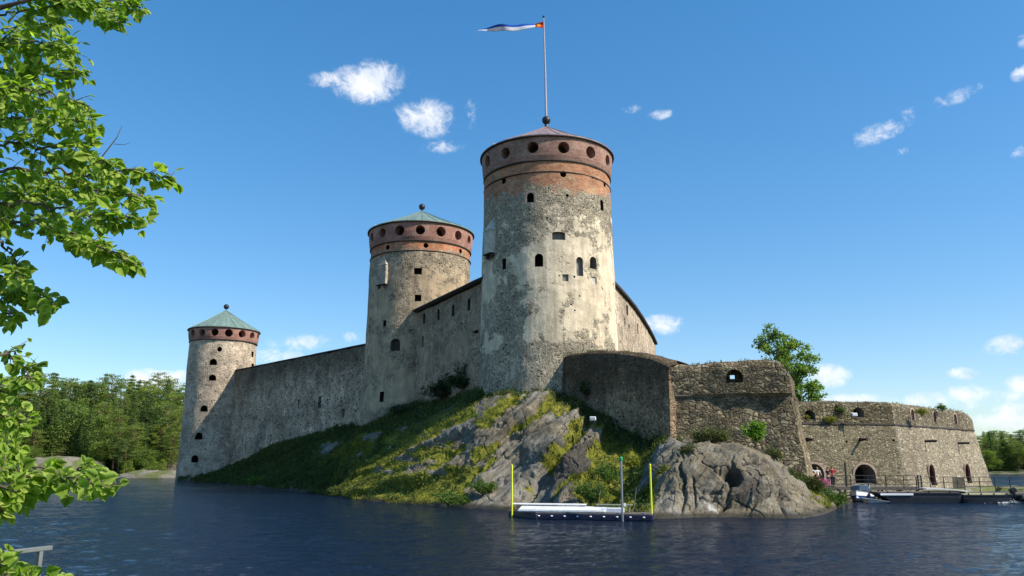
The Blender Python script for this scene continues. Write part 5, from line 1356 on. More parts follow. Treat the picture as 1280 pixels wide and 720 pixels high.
# ------------------------------------------------------------------ foreground tree and shrub
def leafmesh(P, D, Nn, L):
    """heart shaped leaves: P base, D direction, Nn blade normal, L length"""
    n = len(P); S = np.cross(D, Nn); S /= np.linalg.norm(S, axis=1, keepdims=True) + 1e-9; Nn = np.cross(S, D); L = L[:, None]
    prof = [(0.0, .0), (.0, .28), (.16, .48), (.40, .52), (.66, .38), (.86, .15), (1.0, 0.0)]
    V = []; curl = RNG.uniform(.02, .22, (n, 1)); fold = RNG.uniform(.05, .35, (n, 1))
    for (t, w) in prof: V.append(P + D * L * t - Nn * L * curl * t * t)
    for s in (-1, 1):
        for (t, w) in prof[1:-1]: V.append(P + D * L * (t - .03) + S * L * w * s + Nn * L * (w * fold - curl * t * t - .12 * w * w))
    V = np.stack(V, 1); k = np.arange(n)[:, None] * V.shape[1]; T = []
    m = len(prof)
    for si, s in enumerate((0, 1)):
        o = m + si * (m - 2)
        T.append([0, 1, o])
        for j in range(m - 3): T += [[1 + j, 2 + j, o + j + 1], [1 + j, o + j + 1, o + j]]
        T.append([m - 2, m - 1, o + m - 3])
    T = np.array(T); F_ = (k[:, None] + T[None]).reshape(-1, 3)
    return V.reshape(-1, 3), F_
def fgleafmat(name, a, b, c):
    m, nt = mat(name); g = nt.N.new('ShaderNodeNewGeometry'); rnd = g.outputs['Random Per Island']
    col = nt.ramp(rnd, [(0, a), (.55, b), (1, c)])
    col = nt.mix(1.0, col, nt.ramp(nt.noise(g.outputs['Position'], 18, 4, .6), [(.3, .75), (.7, 1.25)]), 'MULTIPLY')
    d = nt.node('ShaderNodeBsdfPrincipled'); nt.put(d.inputs['Base Color'], col); nt.put(d.inputs['Roughness'], .55); nt.put(d.inputs['Specular IOR Level'], .3)
    nt.L.new(nt.bump(nt.noise(g.outputs['Position'], 60, 2), .3, .01), d.inputs['Normal'])
    t = nt.node('ShaderNodeBsdfTranslucent', Color=nt.mix(1.0, col, (1.6, 1.9, .5), 'MULTIPLY'))
    mx = nt.N.new('ShaderNodeMixShader'); mx.inputs[0].default_value = .45
    nt.L.new(d.outputs[0], mx.inputs[1]); nt.L.new(t.outputs[0], mx.inputs[2])
    o = nt.N.new('ShaderNodeOutputMaterial'); nt.L.new(mx.outputs[0], o.inputs[0]); return m
M['fg'] = fgleafmat('linden_leaves', (.13, .21, .022), (.25, .36, .04), (.40, .48, .10))
def fgtree(name, label, cat, base, trunk_pts, trunk_r, branches, lleaf, seed, hub):
    global RNG
    RNG = np.random.default_rng(seed)
    root = empty(name, base, label, cat); tr = MB(); tr.tube(trunk_pts, trunk_r, 12)
    br = MB(); LP, LD, LN, LL = [], [], [], []
    for (pts, Y, spread, dens) in branches:
        Yj = Y + RNG.uniform(-.35, .35)
        W3 = [np.array(atY(px, py, Yj + .25 * math.sin(i * 1.7 + Y))) for i, (px, py) in enumerate(pts)]
        # smooth
        C3 = np.array(W3); m = max(8, len(C3) * 8); C3 = cr(C3, m, 0) + .012 * RNG.normal(size=(m, 3))
        h = np.array(hub(C3[0])); lead = [tuple(h), tuple((h + C3[0]) / 2 + np.array([0, 0, -.08]))]
        rads = [.028, .020] + list(np.linspace(.014, .003, m)); br.tube(lead + [tuple(p) for p in C3], rads, 6)
        seg = np.linalg.norm(np.diff(C3, axis=0), axis=1); tot = seg.sum(); cum = np.concatenate([[0], np.cumsum(seg)])
        ntw = int(tot * dens * .60)
        for k in range(ntw):
            s_ = RNG.random() ** .8 * tot; i = min(np.searchsorted(cum, s_) - 1, m - 2); i = max(i, 0); p = C3[i] + (C3[i + 1] - C3[i]) * ((s_ - cum[i]) / max(seg[i], 1e-6))
            if p[0] / p[1] < -.72: continue
            ax = (C3[i + 1] - C3[i]) / max(seg[i], 1e-6)
            endf = 1 - .55 * (s_ / tot)
            d = ax * .9 + randn(1)[0] * .95; d[2] -= .08; d /= np.linalg.norm(d); Lt = spread * Yj / 1000 * RNG.uniform(.5, 1.25) * endf
            q = [p + d * Lt * t + np.array([0, 0, -.10 * Lt * t * t]) for t in np.linspace(0, 1, 5)]
            br.tube([tuple(x) for x in q], [.0035, .003, .0025, .002, .0015], 4, False)
            nl = max(3, int(Lt / (lleaf * .36)))
            for j in range(nl):
                t = (j + .6) / nl; pp = p + d * Lt * t + np.array([0, 0, -.10 * Lt * t * t]); sg = 1 if j % 2 else -1
                sd = np.cross(d, [0, 0, 1.0]); sd /= np.linalg.norm(sd) + 1e-9
                ld = d * .5 + sd * sg * .75 + np.array([0, 0, -.35]) + randn(1)[0] * .7
                if j == nl - 1: ld = d + np.array([0, 0, -.4]) + randn(1)[0] * .2
                ld /= np.linalg.norm(ld); nn = np.array([.4, -.6, .75]) + randn(1)[0] * .65; nn /= np.linalg.norm(nn)
                pet = ld * lleaf * .25
                LP.append(pp + pet); LD.append(ld); LN.append(nn); LL.append(lleaf * RNG.uniform(.55, 1.15) * (1 - .25 * t))
    if cat == 'tree':
        q = [atY(118, 208, 5.5), atY(132, 190, 5.5), atY(146, 172, 5.5), atY(153, 156, 5.5)]; br.tube(q, [.006, .005, .0035, .0015], 5)
        br.tube([atY(143, 180, 5.5), atY(155, 181, 5.5), atY(163, 178, 5.5)], [.003, .002, .001], 4)
    tr.build('trunk', M['bark'], root, True); br.build('branches', M['bark'], root)
    V, T = leafmesh(np.array(LP), np.array(LD), np.array(LN), np.array(LL)); mk('foliage', V, T, M['fg'], root, True); print('fg leaves', len(LP))
    RNG = np.random.default_rng(99)
TB = [([(-90, 25), (0, 18), (60, 8), (110, 2)], 5.6, 62, 40), ([(-60, 0), (60, -6), (130, 10), (150, 32)], 5.8, 26, 34), ([(60, -10), (120, -4), (176, 8)], 5.9, 24, 40), ([(60, -5), (100, 5), (150, 36)], 6.1, 16, 30),
      ([(-90, 60), (0, 50), (50, 55), (88, 60)], 5.4, 55, 46), ([(-90, 90), (0, 85), (60, 88), (98, 92)], 5.7, 48, 40), ([(-90, 120), (0, 112), (55, 116), (110, 132)], 5.3, 42, 40),
      ([(-90, 160), (0, 150), (60, 150), (112, 152)], 5.6, 42, 42), ([(-90, 185), (0, 180), (70, 185), (135, 205)], 5.2, 45, 44), ([(-80, 215), (30, 212), (110, 218), (160, 212), (212, 226)], 5.5, 28, 46),
      ([(-90, 250), (10, 235), (90, 235), (160, 240), (183, 248)], 5.8, 34, 46), ([(-90, 265), (0, 255), (70, 258), (130, 272), (180, 272)], 5.3, 34, 40), ([(-80, 290), (20, 280), (80, 290), (130, 312), (182, 336)], 5.6, 26, 46),
      ([(-80, 275), (40, 270), (100, 300), (150, 325)], 5.9, 30, 36), ([(-80, 300), (0, 305), (18, 325), (22, 348)], 5.2, 22, 34), ([(-80, 330), (0, 345), (35, 365), (70, 382)], 5.7, 20, 44), ([(-60, 370), (0, 378), (12, 398)], 5.5, 26, 40),
      ([(-80, 225), (-20, 235), (40, 245)], 5.9, 60, 40), ([(-80, 140), (-10, 135), (50, 140)], 6.0, 60, 34), ([(-80, 40), (10, 35), (70, 30)], 6.1, 60, 34)]
fgtree('linden_tree', 'near leafy tree whose branches reach in from the upper left', 'tree', (-7.2, 6.3, 1.9), [(-7.2, 6.3, 1.7), (-7.1, 6.3, 4), (-6.9, 6.2, 7), (-6.6, 6.1, 9.5)], [.24, .19, .14, .06], TB, .094, 42,
       lambda p: (-6.95, 6.25, min(max(p[2] - .5, 2.6), 9.0)))
SB = [([(-90, 425), (-20, 436), (20, 450), (38, 474)], 4.6, 34, 40), ([(-90, 480), (-20, 485), (20, 498)], 4.9, 40, 40), ([(-90, 520), (-10, 520), (30, 532)], 4.6, 36, 42), ([(-90, 555), (-10, 560), (25, 565)], 4.8, 44, 60),
      ([(-90, 590), (-10, 588), (40, 596), (95, 600), (150, 606)], 4.5, 30, 54), ([(-60, 580), (20, 580), (80, 590), (118, 584)], 4.7, 22, 50), ([(-80, 610), (0, 612), (30, 618)], 4.4, 26, 50), ([(-80, 640), (-10, 638), (8, 640)], 4.3, 16, 50),
      ([(-80, 712), (0, 708), (14, 700)], 4.2, 22, 60), ([(-60, 728), (20, 724), (74, 722)], 4.3, 18, 60), ([(-90, 540), (-30, 545), (10, 545)], 5.0, 50, 50)]
fgtree('linden_sapling', 'near leafy sapling at the lower left in front of the lake', 'sapling', (-4.6, 4.5, 1.9), [(-4.6, 4.5, 1.7), (-4.55, 4.5, 3.2), (-4.4, 4.5, 4.8)], [.05, .035, .012], SB, .076, 77,
       lambda p: (-4.55, 4.5, min(max(p[2] - .2, 2.0), 4.7)))
# ------------------------------------------------------------------ handrail on the near bank
hr = empty('handrail', (-4.4, 7.0, 1.9), 'pale grey metal handrail on the near bank at lower left', 'railing')
e1 = atZ(64, 684.5, 2.85); e0 = atZ(-2, 692, 2.85); dr = (e0 - e1).normalized(); far = e1 + dr * 6.0
rotr = Matrix((dr, Vector((0, 0, 1)).cross(dr).normalized(), Vector((0, 0, 1)))).transposed()
MB().box((e1 + far) / 2, (6.0, .04, .035), rotr, .004).build('top_rail', M['fence'], hr)
MB().box((e1 + far) / 2 - Vector((0, 0, .48)), (6.0, .035, .03), rotr, .003).build('middle_rail', M['fence'], hr)
for k in (.1, 1.95, 3.9, 5.8): 
    p = e1 + dr * k; MB().box((p.x, p.y, 2.32), (.035, .035, 1.02), rotr, .003).build('post', M['fence'], hr)

# ------------------------------------------------------------------ floating dock in front of the rocks
dk = empty('floating_dock', (4, 50, 0), 'low floating dock with dark rubber edge and white boards below the rocks', 'dock')
a0 = atZ(637, 645.5, 0.0); a1 = atZ(668, 649.0, 0.0); a2 = atZ(816, 651.5, 0.0)
up = Vector((0, 0, 1)); ux = (a2 - a1).normalized(); uy = up.cross(ux); rx = Matrix((ux, uy, up)).transposed(); Ld = (a2 - a1).length
dkb = MB(); dkb.box((a1 + a2) / 2 + uy * 1.0 + up * .16, (Ld, 2.0, .34), rx, .05)
ux0 = (a1 - a0).normalized(); uy0 = up.cross(ux0); rx0 = Matrix((ux0, uy0, up)).transposed(); L0 = (a1 - a0).length
dkb.box((a0 + a1) / 2 + uy0 * .9 + up * .15, (L0 + .3, 1.8, .32), rx0, .05); dkb.build('float', M['navy'], dk)
MB().box((a1 + a2) / 2 + uy * 1.0 + up * .355, (Ld - .1, 1.9, .05), rx, .01).build('deck', M['wood'], dk)
for k in range(9):
    MB().ball(a1 + ux * (Ld * (k + .35) / 9) - uy * .02 + up * .20, .055, 10, (1.4, 1, .8)).build('fender', M['white'], dk)
pA = atY(643, 637.5, 51.6); 
bd = MB(); c = a1 + ux * (Ld * .5 - 2.55) + uy * 1.05 + up * .56
rt2 = rx @ Matrix.Rotation(R(-7), 3, 'X')
bd.box(a1 + ux * 1.55 + uy * .95 + up * .55, (5.3, 1.35, .07), rx @ Matrix.Rotation(R(9), 3, 'X'), .01)
bd.box(a1 + ux * 1.55 + uy * .35 + up * .46, (5.2, .05, .16), rx, .01)
bd.box(a1 + ux * .6 + uy * 1.75 + up * .78, (4.6, .5, .05), rx @ Matrix.Rotation(R(5), 3, 'X'), .01); bd.build('white_board', M['whiteboard'], dk)
tb = MB(); tb.box(a1 + ux * (Ld * .66) + uy * 1.2 + up * .52, (1.25, .8, .26), rx, .02); tb.build('white_chest', M['white'], dk)
tb = MB(); tb.box(a1 + ux * (Ld * .66) + uy * 1.7 + up * .80, (2.2, .5, .05), rx, .01)
for q in (-.9, .9): tb.box(a1 + ux * (Ld * .66 + q) + uy * 1.7 + up * .58, (.07, .4, .4), rx)
tb.build('bench', simple('green_grey_paint', (.22, .25, .18), .6), dk)
ln = MB()
for k in range(3):
    a = a1 + ux * (Ld * (.15 + .33 * k)) + uy * 1.9 + up * .4; b = a + uy * (3.2 + .5 * k) + up * (.9 + .2 * k)
    ln.tube([a + (b - a) * t - up * .35 * math.sin(math.pi * t) for t in np.linspace(0, 1, 8)], .015, 5)
ln.build('mooring_line', M['wood'], dk)
cl_ = MB()
for k in range(5): cl_.box(a1 + ux * (Ld * (.08 + .21 * k)) + uy * .12 + up * .42, (.22, .06, .07), rx, .02)
cl_.build('cleat', M['galv'], dk)
def pole(px, y0, y1, Y, r, m, label, name='mooring_pole', top=None):
    b = atY(px, y1, Y); t = atY(px, y0, Y); b = Vector((t.x, Y, min(b.z, -.4)))
    root = empty(name, (b.x, b.y, 0), label, 'pole')
    MB().tube([b, t], r, 10).build('shaft', m, root)
    MB().tube([t, t + Vector((0, 0, .06))], [r * 1.15, r * .7], 10).build('cap', m, root)
    return root, t
pole(640, 582, 645, 51.3, .058, M['yellow'], 'yellow mooring pole at the left end of the floating dock')
pole(812.5, 581, 649, 49.0, .062, M['yellow'], 'yellow mooring pole at the right end of the floating dock')
gp, t = pole(776.3, 577, 650, 48.0, .065, M['galv'], 'thick grey steel pole with green lamp before the dock')
MB().lathe(t + Vector((0, 0, .04)), [(.075, 0), (.10, .05), (.10, .18), (.05, .25)], 12).build('green_lamp', M['greenlamp'], gp)
MB().box(t + Vector((.14, 0, -2.45)), (.14, .06, .18), None, .01).build('marker_plate', M['white'], gp)

def floodlight(px, py, Y, w, label, m=None):
    c = atY(px, py, Y); root = empty('floodlight', c - Vector((0, 0, w * .6)), label, 'floodlight')
    rot = Matrix.Rotation(R(-20), 3, 'X')
    MB().box(c, (w, w * .45, w * .68), rot, w * .08).build('housing', M['white'], root)
    MB().box(c + Vector((0, -w * .25, .02)), (w * .8, .02, w * .45), rot).build('glass', M['galv'], root)
    b = MB(); 
    for s in (-1, 1): b.box(c + Vector((s * w * .55, 0, -w * .25)), (.03, .05, w * .8))
    b.box(c + Vector((0, 0, -w * .62)), (w * 1.2, .06, .03)); b.tube([c - Vector((0, 0, w * .62)), c - Vector((0, 0, w * .62 + .7))], .03, 6); b.build('bracket', M['iron'], root)
floodlight(741, 523.5, 64.2, .48, 'white floodlight on the shaded grass above the dark gully')
floodlight(488.5, 560, 79.5, .36, 'small white floodlight low on the shaded left slope')
floodlight(1068, 518.5, 77.3, .50, 'white floodlight in the embrasure of the right bastion')

# ------------------------------------------------------------------ landing stage before the right-hand bastion
wk = empty('landing_stage', (42, 71, 0), 'timber walkway with iron railings before the right bastion', 'pier')
def rail(root, p0, p1, zt, posts, h=.95, levels=(1.0, .62, .25), r=.028, m=None):
    p0, p1 = Vector(p0), Vector(p1); m = m or M['iron']
    for k in range(posts + 1):
        q = p0 + (p1 - p0) * k / posts; MB().box((q.x, q.y, zt + h / 2), (.06, .06, h), None, .006).build('railing_post', m, root)
    b = MB()
    for l in levels: b.tube([(p0.x, p0.y, zt + h * l), (p1.x, p1.y, zt + h * l)], r, 6)
    b.build('railing', m, root)
xL = atY(1003, 600, 72).x; xM = atY(1155, 600, 70).x
d = MB(); d.box(((xL + xM) / 2, 72.3, 1.08), (xM - xL, 3.6, .12), None, .01)
for k in range(14): d.box((xL + (xM - xL) * (k + .5) / 14, 70.46, .94), (.10, .12, .22))
d.box(((xL + xM) / 2, 70.42, .99), (xM - xL, .08, .2)); d.build('deck', M['wood'], wk)
for k in range(6):
    for yy in (70.6, 73.6): MB().tube([(xL + 1 + (xM - xL - 1.4) * k / 5, yy, -.8), (xL + 1 + (xM - xL - 1.4) * k / 5, yy, 1.02)], .11, 8).build('pile', M['wood'], wk)
rail(wk, (atY(1041, 600, 70.5).x, 70.5, 0), (xM, 70.5, 0), 1.14, 5)
# tall post at the head of the steps
x = atY(1056, 580, 71.5).x; MB().box((x, 71.5, 2.1), (.13, .13, 2.2), None, .01).build('lamp_post', M['iron'], wk)
st = MB(); x0 = atY(1041, 600, 70.3).x
for k in range(4): st.box((x0 + .5 + k * .32, 69.95, .95 - k * .24), (.34, .9, .06))
st.build('steps', M['wood'], wk)
gw = empty('gangway', (46, 69.3, 0), 'raised pale gangway with mesh gate between the two pontoons', 'gangway')
xa, xb = atY(1151, 600, 69).x, atY(1203, 600, 69).x; g = MB(); n = 8
for k in range(n):
    t0, t1 = k / n, (k + 1) / n; z = lambda t: 1.02 + .06 * math.sin(t * math.pi) - .20 * t
    c0 = Vector((xa + (xb - xa) * t0, 69, z(t0))); c1 = Vector((xa + (xb - xa) * t1, 69, z(t1)))
    V = [c0 + Vector((0, -.7, 0)), c1 + Vector((0, -.7, 0)), c1 + Vector((0, .9, 0)), c0 + Vector((0, .9, 0))]; V += [v + Vector((0, 0, .10)) for v in V]
    g.add(V, [(3, 2, 1, 0), (4, 5, 6, 7), (0, 1, 5, 4), (2, 3, 7, 6)] + ([(0, 4, 7, 3)] if k == 0 else []) + ([(1, 2, 6, 5)] if k == n - 1 else []))
g.build('walkway', M['whiteboard'], gw)
MB().box(((xa + xb) / 2 + .2, 69.2, .72), (xb - xa - .5, 1.1, .3), None, .03).build('girder', M['black'], gw)
rail(gw, (xa, 69.8, 0), (xb, 69.8, 0), 1.05, 3, .95, (1.0, .5), .02)
gt = MB(); xg = atY(1197, 600, 68.5).x
for k in range(14): gt.box((xg - .4 + k * .065, 68.5, 1.55), (.035, .03, .85))
gt.box((xg, 68.5, 1.97), (.92, .04, .05)); gt.box((xg, 68.5, 1.12), (.92, .04, .05)); gt.build('mesh_gate', M['iron'], gw)
for px in (1147.5, 1151.5):
    MB().tube([(atY(px, 600, 69.6).x, 69.6, .9), (atY(px, 600, 69.6).x, 69.6, 2.15)], .06, 8).build('gate_post', M['iron'], gw)
def pontoon(label, pxa, pxb, Y, top, m, stripe=None, deckm=None, bow=0):
    A, B = atZ(pxa, 628, 0), atZ(pxb, 628, 0); xa, xb = atY(pxa, 622, Y).x, atY(pxb, 622, Y).x
    root = empty('pontoon', ((xa + xb) / 2, Y + .9, 0), label, 'pontoon'); mb = MB(); n = 12; V = []; F_ = []
    for k in range(n + 1):
        t = k / n; e = 1 - abs(2 * t - 1) ** 6; x = xa + (xb - xa) * t; kz = -.25 + .35 * (abs(2 * t - 1) ** 6)
        xs_ = x + (1.3 * max(0, 1 - t / .17) if stripe else 0); V += [(xs_, Y + .12, kz), (x + (xs_ - x) * .5, Y, top * .5), (x, Y - .04, top), (x, Y + 1.9, top), (x + (xs_ - x) * .5, Y + 1.86, top * .5), (xs_, Y + 1.7, kz)]
    for k in range(n):
        for j in range(6): F_.append((k * 6 + j, k * 6 + (j + 1) % 6, (k + 1) * 6 + (j + 1) % 6, (k + 1) * 6 + j))
    F_ += [tuple(range(5, -1, -1)), tuple(n * 6 + j for j in range(6))]
    mb.add(V, F_); o = mb.build('hull', m, root); fixn(o)
    MB().box(((xa + xb) / 2, Y - .05, top - .03), (xb - xa - .06, .06, .07)).build('rubbing_strake', M['hulldark'], root)
    MB().box(((xa + xb) / 2, Y + .95, top + .035), (xb - xa - .2, 1.7, .05)).build('deck', deckm or M['wood'], root)
    if stripe: MB().box((atY((stripe[0] + stripe[1]) / 2, 617, Y).x, Y - .075, top - .1), (atY(stripe[1], 617, Y).x - atY(stripe[0], 617, Y).x, .03, .16)).build('white_stripe', M['white'], root)
    for k in range(4): MB().tube([(xa + (xb - xa) * (k + .5) / 4, Y + .1, top), (xa + (xb - xa) * (k + .5) / 4, Y + .1, top + .14)], .05, 6).build('bollard', M['iron'], root)
    return root
pontoon('long grey steel pontoon with white stripe beside the motorboat', 1098, 1202, 67.3, .78, M['hull'], (1100, 1141))
p2_ = pontoon('grey pontoon with pale deck at the right edge of the pier', 1204, 1268, 67.3, .62, M['hull'], None, simple('faded_yellow_deck', (.42, .38, .20), .7, var=.25))
rail(p2_, (atY(1205, 600, 69).x, 69.0, 0), (atY(1300, 600, 69).x, 69.0, 0), .75, 5, 1.25, (1.0, .7, .4))
MB().box((atY(1250, 600, 68.9).x + .6, 70.2, .62), (9.5, 2.6, .14), None, .02).build('landing_deck', M['wood'], p2_)

# ---- small motorboat
mbt = empty('motorboat', tuple(atZ(1078, 628, 0)), 'small white and blue motorboat with windscreen moored bow towards the viewer', 'boat')
def boat_at(cx, cy, yaw, root):
    rot = Matrix.Rotation(yaw, 3, 'Z'); W_ = lambda x, y, z: tuple(Vector((cx, cy, 0)) + rot @ Vector((x, y, z)))
    n = 14; V = []; F_ = []
    for k in range(n + 1):
        t = k / n; x = -2.2 + 4.4 * t; b = .88 * (1 - max(0, (t - .45) / .55) ** 2.2); kz = -.22 + .55 * max(0, (t - .55) / .45) ** 2; sz = .58 + .30 * t * t
        V += [W_(x, 0, kz), W_(x, -b * .75, kz + .18), W_(x, -b, sz * .62), W_(x, -b * 1.0 - .01, sz), W_(x, b * 1.0 + .01, sz), W_(x, b, sz * .62), W_(x, b * .75, kz + .18)]
    for k in range(n):
        for j in range(7): F_.append((k * 7 + j, k * 7 + (j + 1) % 7, (k + 1) * 7 + (j + 1) % 7, (k + 1) * 7 + j))
    F_ += [tuple(range(6, -1, -1)), tuple(n * 7 + j for j in range(7))]
    mi = []
    for k in range(n):
        for j in range(7): mi.append(1 if j in (1, 5) and True else 0)
    mi += [0, 0]
    o = mk('hull', V, F_, [M['white'], M['blue']], root, False); o.data.polygons.foreach_set('material_index', mi)
    # gunwale, foredeck, cockpit
    g = MB(); L_ = []; R_ = []
    for k in range(n + 1):
        t = k / n; x = -2.2 + 4.4 * t; b = .88 * (1 - max(0, (t - .45) / .55) ** 2.2); sz = .58 + .30 * t * t; L_.append(W_(x, -b, sz + .03)); R_.append(W_(x, b, sz + .03))
    g.tube(L_, .035, 6); g.tube(R_, .035, 6); g.build('gunwale', M['galv'], root)
    MB().box(W_(-.6, 0, .70), (2.4, 1.3, .1), rot, .04).build('cockpit_floor', M['black'], root)
    s = MB()
    for q in (-.4, .4): s.box(W_(-.7, q, .92), (.45, .42, .12), rot, .04); s.box(W_(-.92, q, 1.12), (.1, .42, .4), rot, .04)
    s.build('seats', M['white'], root)
    w = MB(); fr = [W_(.75, 0, .92), W_(.35, -.72, .84), W_(.25, 0, 1.32), W_(.0, -.62, 1.22), W_(.35, .72, .84), W_(.0, .62, 1.22), W_(-.6, -.78, .78), W_(-.55, -.7, 1.08), W_(-.6, .78, .78), W_(-.55, .7, 1.08)]
    w.add(fr, [(0, 1, 3, 2), (0, 2, 5, 4), (1, 6, 7, 3), (4, 5, 9, 8)])
    mg, nt = mat('tinted_screen'); finish(mg, nt, (.05, .07, .09), .08, spec=.8); o = w.build('windscreen', mg, root); md = o.modifiers.new('s', 'SOLIDIFY'); md.thickness = .02
    f = MB(); f.tube([fr[7], fr[3], fr[2], fr[5], fr[9]], .022, 6); f.build('screen_frame', M['galv'], root)
    m = MB(); m.box(W_(-2.4, 0, .95), (.34, .3, .45), rot, .07); m.box(W_(-2.42, 0, .45), (.16, .12, .8), rot, .03); m.build('outboard_motor', M['black'], root)
boat_at(37.1 - 3.4 + .2, 69.2, R(-122), mbt) if False else None
bc = atZ(1079, 627.5, 0); boat_at(bc.x + .55, bc.y + 1.6, R(-122), mbt)
sk = empty('skiff', tuple(atZ(1100, 627, 0)), 'low pale punt bow poking out between motorboat and pontoon', 'boat')
c = atZ(1099, 629, 0); s = MB()
V = [c + Vector(v) for v in [(-.75, .2, 0), (.55, -.05, 0), (-.75, 1.2, 0), (.6, 1.3, 0), (-.85, .1, .34), (.75, -.22, .12), (-.85, 1.3, .36), (.8, 1.5, .14)]]
s.add(V, [(0, 2, 3, 1), (4, 5, 7, 6), (0, 1, 5, 4), (2, 6, 7, 3), (0, 4, 6, 2), (1, 3, 7, 5)]); s.build('hull', M['whiteboard'], sk)
s = MB(); s.tube([V[4], V[5], V[7], V[6]], .035, 6); s.build('rim', M['galv'], sk)

# ---- rubber boat with outboard at the right edge
ib = empty('rubber_boat', tuple(atZ(1292, 630, 0)), 'dark rubber boat leaving the picture at the right edge with black outboard', 'boat')
c = atZ(1292, 629, 0) + Vector((.9, .6, 0)); t = MB()
t.tube([c + Vector(v) for v in [(-2.0, -.75, .28), (-1.2, -.8, .26), (.6, -.8, .28), (1.7, -.55, .38), (2.2, 0, .48), (1.7, .55, .38), (.6, .8, .28), (-1.2, .8, .26), (-2.0, .75, .28)]], [.10] + [.24] * 7 + [.10], 10); t.build('tube', M['black'], ib, True)
MB().box(c + Vector((-.1, 0, .15)), (3.4, 1.3, .1), None, .03).build('floor', M['hull'], ib)
MB().box(c + Vector((-1.75, 0, .38)), (.08, 1.3, .5), None, .02).build('transom', M['hull'], ib)
rot = Matrix.Rotation(R(-24), 3, 'Y'); m = MB(); m.box(c + Vector((-2.15, -.1, .98)), (.55, .36, .40), rot, .09); m.build('motor_cowl', M['black'], ib)
m = MB(); m.box(c + Vector((-1.98, -.1, .5)), (.2, .14, .95), rot, .03); m.box(c + Vector((-1.9, -.1, .12)), (.45, .3, .05), rot, .01); m.tube([c + Vector((-1.95, -.1, 1.0)), c + Vector((-1.3, -.1, 1.08))], .03, 6); m.build('motor_leg', M['black'], ib)
# churned water behind it
n = 500; P_ = np.array(c) + np.array([-2.4, -.1, .0]) + RNG.normal(size=(n, 3)) * np.array([.75, .35, .03]); P_[:, 2] = np.abs(RNG.normal(size=n)) * .10 * np.exp(-np.abs(P_[:, 0] - c.x + 2.4) / .9)
V_, T_ = leaves(P_, .05 + .08 * RNG.random(n), .8, .9); tag(mk('foam', V_, T_, M['white']), 'white churned water behind the outboard motor at the right edge', None, None, 'stuff')
# wake ridge and flat rock ledge beside the bastion foot
lg = [(56.0, 96.0, .35, -.6), (53.5, 90.0, .45, -.6), (60.0, 89.0, .12, -.6), (63.0, 93.0, .05, -.6), (61.0, 98.0, .3, -.6)]
o = poly_solid('shore_ledge', densify(lg, .8), [(.8, 't', 0), (.3, 't', .6), (0, 't', .95), (-.2, 't', 1)], M['shorerock'], None, 61, .10); tag(o, 'flat pale rock ledge at the foot of the right bastion', None, None, 'structure')
ll = [(21.0, 74.3, .9, -.6), (37.5, 76.8, .55, -.6), (39.5, 77.5, .5, -.6), (57, 95, .4, -.6), (52, 96, .5, -.6), (37, 80, .6, -.6), (21, 80, .9, -.6)]
o = poly_solid('quay_ledge', densify(ll, .8), [(.5, 't', 0), (.2, 't', .6), (0, 't', .95), (-.2, 't', 1)], M['shorerock'], None, 62, .08); tag(o, 'narrow ledge along the foot of the right bastion', None, None, 'structure')

# ------------------------------------------------------------------ people
M['skin'] = simple('skin', (.50, .30, .21), .6, var=.06)
def skin_mesh(name, nodes, edges, radii, m, parent, root_i=0, sub=2):
    me = bpy.data.meshes.new(name); me.from_pydata([tuple(v) for v in nodes], edges, []); me.update()
    o = bpy.data.objects.new(name, me); COL.objects.link(o)
    md = o.modifiers.new('skin', 'SKIN'); md.use_smooth_shade = True
    for i, sv in enumerate(me.skin_vertices[0].data):
        r = radii[i]; sv.radius = (r, r) if not isinstance(r, tuple) else r; sv.use_root = (i == root_i)
    s = o.modifiers.new('sub', 'SUBSURF'); s.levels = sub; s.render_levels = sub
    dg = bpy.context.evaluated_depsgraph_get(); dg.update(); ne = bpy.data.meshes.new_from_object(o.evaluated_get(dg))
    bpy.data.objects.remove(o); bpy.data.meshes.remove(me); ne.name = name; ne.materials.clear(); ne.materials.append(m)
    ne.polygons.foreach_set('use_smooth', [True] * len(ne.polygons))
    return ne
